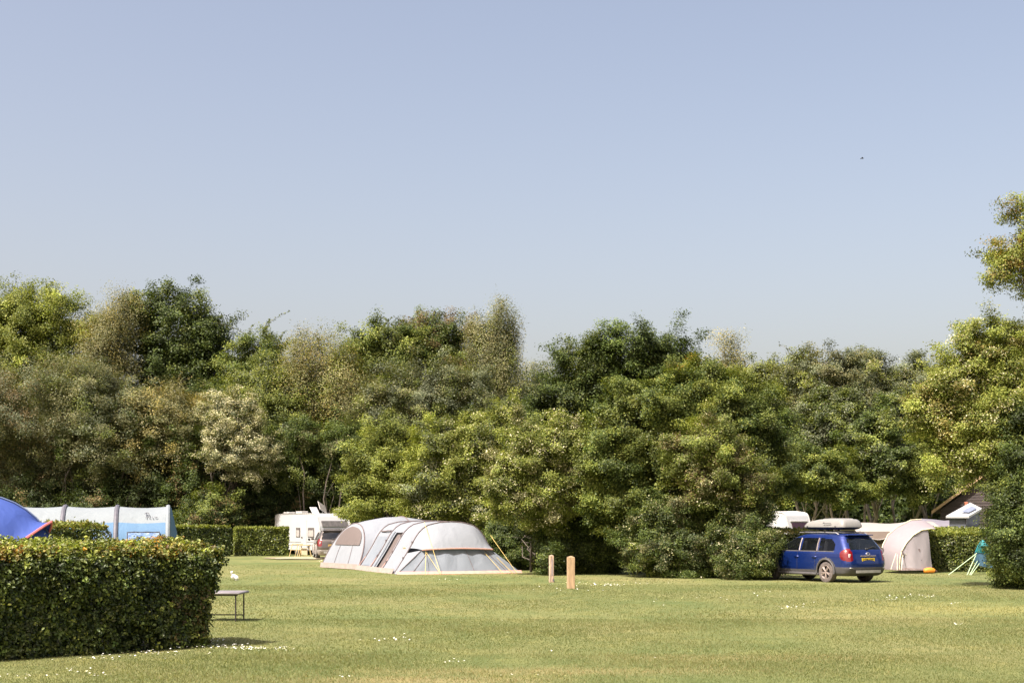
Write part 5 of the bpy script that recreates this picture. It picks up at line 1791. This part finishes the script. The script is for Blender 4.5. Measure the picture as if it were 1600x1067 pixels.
    if F_["tail_l"]:
        for kk, sy in (("tail_l", 1), ("tail_r", -1)):
            t = part(F_[kk], "tail_light", TL, root)
            m = MB(); m.box((-2.205, sy * .665, .84), (.05, .11, .12), None, .015); m.build("reverse_lamp", WHITE_DULL, t)
    # pillars between the side windows
    for sy in (1, -1):
        for (xa, xb) in ((-.08, -.06), (-.905, -.875)):
            m = MB(); m.tube([(xa, sy * .838, .985), (xb + .02, sy * .745, 1.20), (xb + .03, sy * .662, 1.375)], .022, 5); m.build("window_pillar", o.get("pillar", GREY_CLAD), root)
        m = MB(); m.box((.98, sy * .93, 1.03), (.12, .17, .13), None, .04); m.tube([(.95, sy * .83, .99), (.97, sy * .90, 1.0)], .02, 5); m.build("mirror", paint, root)
        for x in (.12, -.72):
            m = MB(); m.tube([(x, sy * .872, .80), (x - .03, sy * .90, .80), (x - .16, sy * .90, .80), (x - .19, sy * .868, .80)], .015, 6); m.build("door_handle", paint, root)
        # arch cladding lips
        for wxx in WHX:
            m = MB(); pts = [(wxx + math.cos(t) * .40, sy * .872, .33 + math.sin(t) * .40) for t in np.linspace(-.12, math.pi + .12, 22)]
            m.tube(pts, .032, 6); m.build("arch_trim", clad, root, smooth=True)
        m = MB(); m.box((0, sy * .83, .26), (1.95, .09, .09), None, .03); m.build("sill", GREY_CLAD, root)
        # door seams
        m = MB()
        for x in (-.84, .0):
            m = MB(); m.tube([(x, sy * .871, .42), (x, sy * .871, .80), (x - .02, sy * .845, .965)], .005, 4); m.build("door_seam", DARK, root)
        m = MB(); m.tube([(.95, sy * .60, 1.49), (.2, sy * .575, 1.545), (-.7, sy * .575, 1.56), (-1.5, sy * .575, 1.54), (-1.62, sy * .575, 1.49)][1:], .018, 6)
        m.build("roof_rail", SILVER, root)
    # wheels
    for wxx in WHX:
        for sy in (1, -1):
            Mw = Matrix.Translation((wxx, sy * .76, .325)) @ Matrix.Rotation(R(-90) * sy, 4, 'X')
            m = MB(); prof = [(.20, -.10), (.27, -.11), (.315, -.095), (.325, -.05), (.325, .05), (.315, .095), (.27, .11), (.215, .10)]
            g = [[(r_ * math.cos(t), r_ * math.sin(t), zz_) for (r_, zz_) in prof] for t in np.linspace(0, 2 * math.pi, 33)]
            m.sheet(g, Mw); w = m.build("wheel", o.get("tyre", RUBBER), root, smooth=True)
            m = MB()
            g = [[(r_ * math.cos(t), r_ * math.sin(t), zz_) for (r_, zz_) in ((.215, .10), (.205, .105), (.19, .08), (.185, .02))] for t in np.linspace(0, 2 * math.pi, 33)]
            m.sheet(g, Mw)
            for k in range(5):
                t = k * 2 * math.pi / 5 + .3
                for dt in (-.14, .14):
                    a_, b_ = (math.cos(t + dt * .2) * .03, math.sin(t + dt * .2) * .03, .085), (math.cos(t + dt) * .195, math.sin(t + dt) * .195, .095)
                    m.tube([a_, b_], [.022, .017], 5, Mw)
            m.tube([(0, 0, .05), (0, 0, .105)], .045, 12, Mw)
            m.build("rim", o.get("rim", SILVER), w, smooth=True)
            m = MB(); m.tube([(0, 0, .01), (0, 0, .03)], .19, 20, Mw); m.build("brake_disc", DARK, w)
    # dark underside and wheel wells
    m = MB(); m.box((0, 0, .33), (3.9, 1.30, .18)); m.box((0, 0, .44), (4.2, 1.25, .1)); m.build("underbody", DARK, root)
    # interior: floor, dash, seats, cargo
    m = MB(); m.box((-.3, 0, .62), (3.2, 1.45, .06)); m.box((.95, 0, .82), (.35, 1.4, .26), None, .05); m.build("interior_trim", DARK, root)
    ST = simple("dark_seat_cloth", (.05, .05, .055), .9)
    for (x, y, w_) in ((.25, .38, .5), (.25, -.38, .5), (-.72, 0, 1.25)):
        m = MB(); m.box((x, y, .72), (.5, w_, .14), None, .05)
        m.box((-.0, 0, 0), (.14, w_, .62), Matrix.Translation((x - .28, y, 1.0)) @ Matrix.Rotation(R(-12), 4, 'Y'), .05)
        for yy in ((0,) if w_ < .6 else (-.4, .4)): m.box((x - .36, y + yy, 1.33), (.09, .26, .15), None, .04)
        m.build("seat", ST, root)
    m = MB(); m.tube([(.62 + .17 * math.sin(t) * .4, -.38 + .17 * math.cos(t), .98 + .17 * math.sin(t)) for t in np.linspace(0, 2 * math.pi, 20)], .014, 5); m.build("steering_wheel", DARK, root)
    # rear details
    m = MB(); m.box((-2.262, 0, .72), (.03, .66, .17), None, .01); m.build("plate_recess", clad, root)
    m = MB(); m.box((-2.29, 0, .715), (.02, .52, .112), None, .004); pl = m.build("number_plate", simple("yellow_plate", plate_col, .35, noise=.03), root)
    cu = bpy.data.curves.new("plate_text", 'FONT'); cu.body = plate_txt; cu.size = .105; cu.align_x = 'CENTER'; cu.align_y = 'CENTER'; cu.extrude = .001
    to = bpy.data.objects.new("plate_text_tmp", cu); COL.objects.link(to)
    bpy.context.view_layer.update()
    me = bpy.data.meshes.new_from_object(to.evaluated_get(bpy.context.evaluated_depsgraph_get()))
    bpy.data.objects.remove(to)
    me.materials.clear(); me.materials.append(DARK)
    tt = bpy.data.objects.new("lettering", me); COL.objects.link(tt); tt.parent = pl
    tt.matrix_local = Matrix.Translation((-2.303, 0, .715)) @ Matrix(((0, 0, -1, 0), (-1, 0, 0, 0), (0, 1, 0, 0), (0, 0, 0, 1)))
    m = MB(); m.box((-2.285, 0, .835), (.03, .62, .03), None, .01); m.build("tailgate_handle", o.get("pillar", GREY_CLAD), root)
    m = MB(); m.tube([(-2.278, -.05, .935), (-2.283, -.062, .90), (-2.288, -.05, .868), (-2.288, .0, .860), (-2.288, .05, .868), (-2.283, .062, .90), (-2.278, .05, .935), (-2.275, -.02, .94)], .013, 5)
    m.build("badge", SILVER, root)
    m = MB(); m.tube([(-2.20, -.02, 1.055), (-2.16, -.30, 1.12), (-2.17, -.42, 1.10)], .012, 5); m.box((-2.21, .0, 1.05), (.05, .12, .06), None, .02); m.build("wiper", DARK, root)
    m = MB()
    m.sheet([[(-2.335 + .05 * abs(y / .62) ** 3, y, z) for y in np.linspace(-.50, .50, 13)] for z in (.32, .345, .385, .405)])
    m.build("skid_plate", simple("brushed_silver", (.36, .355, .34), .4, metal=.4), root, solid=.015)
    m = MB(); m.box((-2.225, 0, .47), (.10, 1.42, .035), None, .015); m.build("bumper_step", SILVER, root)
    m = MB(); m.box((-1.86, 0, 1.475), (.20, 1.05, .03), None, .012); m.build("spoiler", paint, root)
    m = MB()
    for y in (.58, -.58): m.box((-2.19, y, .52), (.05, .18, .05), None, .01)
    m.build("reflector", TL, root)
    return root


def paint_mat(name, col):
    m, nt, p = nmat(name)
    N, L = nt.nodes, nt.links
    p.inputs["Base Color"].default_value = (*col, 1)
    p.inputs["Metallic"].default_value = .5
    p.inputs["Roughness"].default_value = .32
    p.inputs["Coat Weight"].default_value = 1.0
    p.inputs["Coat Roughness"].default_value = .04
    t = N.new("ShaderNodeTexNoise"); t.inputs["Scale"].default_value = 3; t.inputs["Detail"].default_value = 6
    tc = N.new("ShaderNodeTexCoord"); L.new(tc.outputs["Object"], t.inputs["Vector"])
    r = N.new("ShaderNodeMapRange"); r.inputs[3].default_value = .25; r.inputs[4].default_value = .45
    L.new(t.outputs[0], r.inputs[0]); L.new(r.outputs[0], p.inputs["Roughness"])
    return m


BLUE = paint_mat("deep_blue_paint", (.006, .025, .155))
ang = R(119)
h = Vector((math.cos(ang), math.sin(ang), 0)); lft = Vector((-h.y, h.x, 0))
wy_ = 44.1
wheel = Vector((wx(1293, wy_), wy_, 0))
orig = wheel - h * (-1.33) - lft * .78
CAR = car("estate_car", "blue estate car with a white roof box parked against the central thicket",
          (orig.x, orig.y, float(gz(orig.y)) - .01), ang, BLUE, GREY_CLAD, "LT20 VYC", (.62, .44, .02),
          {"tyre": DUSTY, "rim": simple("dusty_alloy", (.30, .25, .225), .5, metal=.3), "pillar": simple("grey_brown_pillar", (.20, .17, .16), .5)})
# roof bars and box
BARS = simple("black_roof_bar", (.02, .02, .02), .4)
for x in (-.05, -1.0):
    m = MB(); m.tube([(x, -.62, 1.575), (x, 0, 1.60), (x, .62, 1.575)], .02, 6); m.build("roof_bar", BARS, CAR)
BXW = simple("pale_grey_roof_box_shell", (.24, .24, .23), .35, noise=.04)
rb = empty("roof_box", (orig.x, orig.y, CAR.location.z + 1.615), ang)
tag(rb, "long pale grey roof box on top of the blue estate car", "roof box")
def boxring(z, x0, x1, hw, r=.16):
    pts = rounded_profile([(x0, -hw), (x1, -hw * .72), (x1 + .10, 0), (x1, hw * .72), (x0, hw)], r, 4)
    return [(p[0], p[1], z) for p in pts]
def loft(levels, nm, mat, parent):
    m = MB(); g = [boxring(*l) for l in levels]
    g = [r_ + [r_[0]] for r_ in g]
    m.sheet(g); m.add(g[-1][:-1], [list(range(len(g[-1]) - 1))]); m.add(g[0][:-1], [list(range(len(g[0]) - 1))[::-1]])
    return m.build(nm, mat, parent, smooth=True)
loft([(0.02, -1.45, .12, .30), (.05, -1.56, .26, .38), (.10, -1.62, .34, .43)], "base_shell", BARS, rb)
loft([(.101, -1.63, .35, .435), (.14, -1.63, .35, .435), (.23, -1.60, .25, .415), (.30, -1.56, .0, .39), (.345, -1.50, -.35, .35), (.36, -1.35, -.55, .25)], "lid", BXW, rb)
m = MB()
for y in (-.2, .2): m.tube([(-1.38, y, .355), (-.9, y, .365), (-.5, y, .35)], .018, 5)
m.build("lid_rib", BXW, rb)
m = MB(); m.box((-.95, .425, .22), (.26, .012, .02)); m.box((-.75, .424, .235), (.08, .012, .03)); m.build("lettering", GREY_CLAD, rb)
m = MB()
for x in (-1.3, .0): m.box((x, .445, .11), (.06, .02, .05), None, .005)
m.build("latch", DARK, rb)

GREYP = paint_mat("grey_brown_paint", (.11, .095, .085))
Yc = 77.0
a2 = R(101)
c2 = car("parked_car", "grey hatchback with red tail lights half hidden between the caravan and the big tent",
         (wx(522, Yc) - .45, Yc + 1.9, float(gz(Yc))), a2, GREYP, simple("pale_bumper", (.26, .24, .22), .6), "RV12 KHO", (.58, .38, .12), {})
c2.scale = (1, 1, 1.05)
m = MB(); m.box((-2.30, -.36, .70), (.02, .16, .2), None, .01); m.build("sticker", WHITE_DULL, c2)

# ------------------------------------------------------------------ small things
def post(name, label, px, pyb, pyt, wpx, mat, slot=False, seed=1):
    Y = gY(pyb); s = Y / F
    w = wpx * s; hgt = (pyb - pyt) * s
    root = empty(name, (wx(px, Y), Y, float(gz(Y))), R(8))
    tag(root, label, "post", "wooden posts on the lawn")
    m = MB()
    m.box((0, 0, hgt / 2 - .06), (w * .96, w * .96, hgt + .08), None, .012)
    body = m.build("post_body", mat, root)
    m = MB(); t = hgt - .02
    m.add([(-w * .48, -w * .48, t), (w * .48, -w * .48, t), (w * .48, w * .48, t), (-w * .48, w * .48, t), (0, 0, t + .035)], [(0, 1, 4), (1, 2, 4), (2, 3, 4), (3, 0, 4)])
    m.build("post_cap", mat, root)
    if slot:
        m = MB(); m.box((w * .08, -w * .49, hgt * .56), (w * .30, .012, hgt * .62)); m.build("recess", simple("grey_groove", (.30, .24, .23), .9), root)
        m = MB(); m.tube([(w * .3, -w * .5, .09), (w * .45, -w * .75, .03)], .025, 6); m.build("tap", DARK, root)
        m = MB(); m.box((-w * .53, 0, hgt * .66), (.02, .05, .05)); m.build("hook", DARK, root)
    return root


post("wooden_post", "thick smooth golden wooden post standing alone on the lawn", 892, 919, 869, 11.6, WOOD_POST)
post("wooden_post", "thinner weathered pinkish post with a groove, left of the thick golden post", 861.5, 909.5, 867, 7.4, WOOD_OLD, True)

# folding table at the end of the near hedge
Yt = gY(971)
root = empty("folding_table", (wx(336, Yt), Yt, 0), R(-4))
tag(root, "grey topped folding table with dark metal legs poking out behind the near hedge", "table")
st_ = Yt / F
tw = 78 * st_; hh = 46 * st_
TT = simple("grey_table_top", (.20, .185, .195), .5, noise=.05)
m = MB(); m.box((0, .35, hh - .02), (tw, .70, .045), None, .018); m.build("table_top", TT, root, smooth=True)
LEGM = simple("dark_leg_tube", (.03, .025, .025), .4)
for sx in (-1, 1):
    for sy_ in (.07, .63):
        x = sx * (tw / 2 - (.09 if sy_ < .1 else .09))
        m = MB(); m.tube([(x, sy_, hh - .04), (x, sy_, 0)], .014, 8); m.build("leg", LEGM, root, smooth=True)
m = MB(); m.tube([(-tw / 2 + .09, .63, .085), (tw / 2 - .09, .63, .085)], .012, 6); m.build("stretcher", LEGM, root, smooth=True)
m = MB(); m.tube([(-tw / 2 + .05, .05, hh - .055), (tw / 2 - .05, .05, hh - .055)], .012, 6); m.build("apron_rail", LEGM, root, smooth=True)

# crumpled white bag on the lawn
Yb = gY(906)
rng = np.random.default_rng(9)
root = empty("carrier_bag", (wx(367, Yb), Yb, float(gz(Yb))))
tag(root, "small crumpled white plastic bag lying on the lawn beyond the folding table", "bag")
m = MB(); g = []
for a in np.linspace(0, math.pi, 8):
    row = []
    for b in np.linspace(0, 2 * math.pi, 13)[:-1]:
        r = .105 * (1 + .28 * math.sin(3 * b + 2 * a) + .18 * math.sin(7 * b - 3 * a))
        row.append((math.sin(a) * math.cos(b) * r * .95 - math.cos(a) * .06, math.sin(a) * math.sin(b) * r * .6, .10 + math.cos(a) * r * .75))
    g.append(row)
m.sheet(g, closed=True); m.build("bag_body", simple("white_plastic_film", (.75, .74, .72), .4, bump=.6, nscale=30), root, smooth=False)
m = MB(); m.sheet([[(-.12, 0, .18), (-.16, .02, .27), (-.10, .03, .30)], [(-.05, .02, .17), (-.09, -.02, .25), (-.06, .0, .27)]]); m.build("handle", WHITE_DULL, root, solid=.006)

# orange dry bag by the dome tent
Yo = 52.5
root = empty("orange_bag", (wx(1452.5, Yo), Yo, float(gz(Yo))))
tag(root, "orange stuff sack on the grass at the right foot of the pinkish dome tent", "bag")
OR = simple("orange_cloth", (.62, .22, .02), .6, noise=.15, nscale=10, bump=.4)
m = MB(); pts = [(-.22, 0, .10), (-.19, 0, .10), (-.10, 0, .115), (.02, 0, .12), (.12, 0, .11), (.18, 0, .09)]
m.tube(pts, [.05, .085, .105, .11, .10, .07], 14); m.build("sack", OR, root, smooth=True)
m = MB(); m.tube([(.18, 0, .09), (.23, 0, .09), (.25, .01, .08)], [.055, .04, .05], 8); m.build("drawn_neck", simple("dark_sack_end", (.05, .03, .02), .8), root, smooth=True)

# wooden step and trestles by the caravan
Ys = 83.5
root = empty("wooden_trestle", (wx(463, Ys), Ys, float(gz(Ys))))
tag(root, "light wooden folding trestle leaning at the hedge corner below the left caravan", "trestle")
WD = simple("light_pine", (.48, .36, .17), .7, noise=.2)
for i, x in enumerate((-.28, .05, .30)):
    m = MB(); m.tube([(x - .12, -.1, 0), (x + .05, 0, .78)], .022, 5); m.build("leg", WD, root)
m = MB(); m.tube([(-.3, -.05, .42), (.30, -.05, .42)], .02, 5); m.tube([(-.25, 0, .76), (.38, 0, .76)], .024, 5); m.build("rail", WD, root)
root = empty("step_stool", (wx(477, Ys), Ys - .2, float(gz(Ys))))
tag(root, "pale wooden step stool with a cream panel in front of the caravan door", "stool")
for x in (-.32, .32, -.22, .24):
    m = MB(); m.tube([(x * 1.3, -.2 if abs(x) > .3 else .2, 0), (x * .8, 0, .70)], .022, 5); m.build("leg", WD, root)
m = MB(); m.box((0, 0, .70), (.62, .34, .04), None, .01); m.build("step", WD, root)
m = MB(); m.box((0, -.14, .30), (.36, .03, .36), None, .01); m.box((0, -.12, .52), (.44, .2, .03)); m.build("panel", simple("cream_board", (.52, .42, .28), .7), root)

# leaning pale pole in front of the hedge by the blue car
Yp = 50.5
a_, b_ = W(1207, 828, Yp), W(1213.5, 856, Yp - .3)
e_ = a_ + (b_ - a_) * ((a_.z - float(gz(Yp))) / (a_.z - b_.z))
root = empty("leaning_pole", (e_.x, e_.y, float(gz(Yp))))
tag(root, "thin pale wooden pole leaning against the hedge by the blue car's bonnet", "pole")
m = MB(); m.tube([Vector((0, 0, 0)), a_ - Vector((e_.x, e_.y, float(gz(Yp))))], .028, 7); m.build("shaft", simple("pale_pole_wood", (.62, .54, .38), .7), root, smooth=True)
m = MB(); m.tube([a_ - Vector((e_.x, e_.y, float(gz(Yp)))), a_ - Vector((e_.x, e_.y, float(gz(Yp)))) + Vector((-.01, 0, .04))], [.03, .02], 7); m.build("pole_cap", WHITE_DULL, root, smooth=True)

# a far bird
pb = W(1347, 248, 90)
root = empty("bird", pb)
tag(root, "tiny dark bird flying high in the sky on the right", "bird")
BK = simple("black_feathers", (.03, .03, .03), .8)
m = MB(); m.tube([(-.10, 0, 0), (-.05, 0, .01), (.03, 0, .01), (.09, 0, .02), (.12, 0, .015)], [.012, .028, .032, .022, .004], 8)
m.sheet([[(-.03, 0, .01), (-.05, .12, .05), (-.07, .24, .03)], [(.04, 0, .01), (.03, .11, .05), (-.02, .22, .03)]])
m.sheet([[(-.03, 0, .01), (-.05, -.12, .05), (-.07, -.24, .03)], [(.04, 0, .01), (.03, -.11, .05), (-.02, -.22, .03)]])
m.build("bird_body", BK, root)
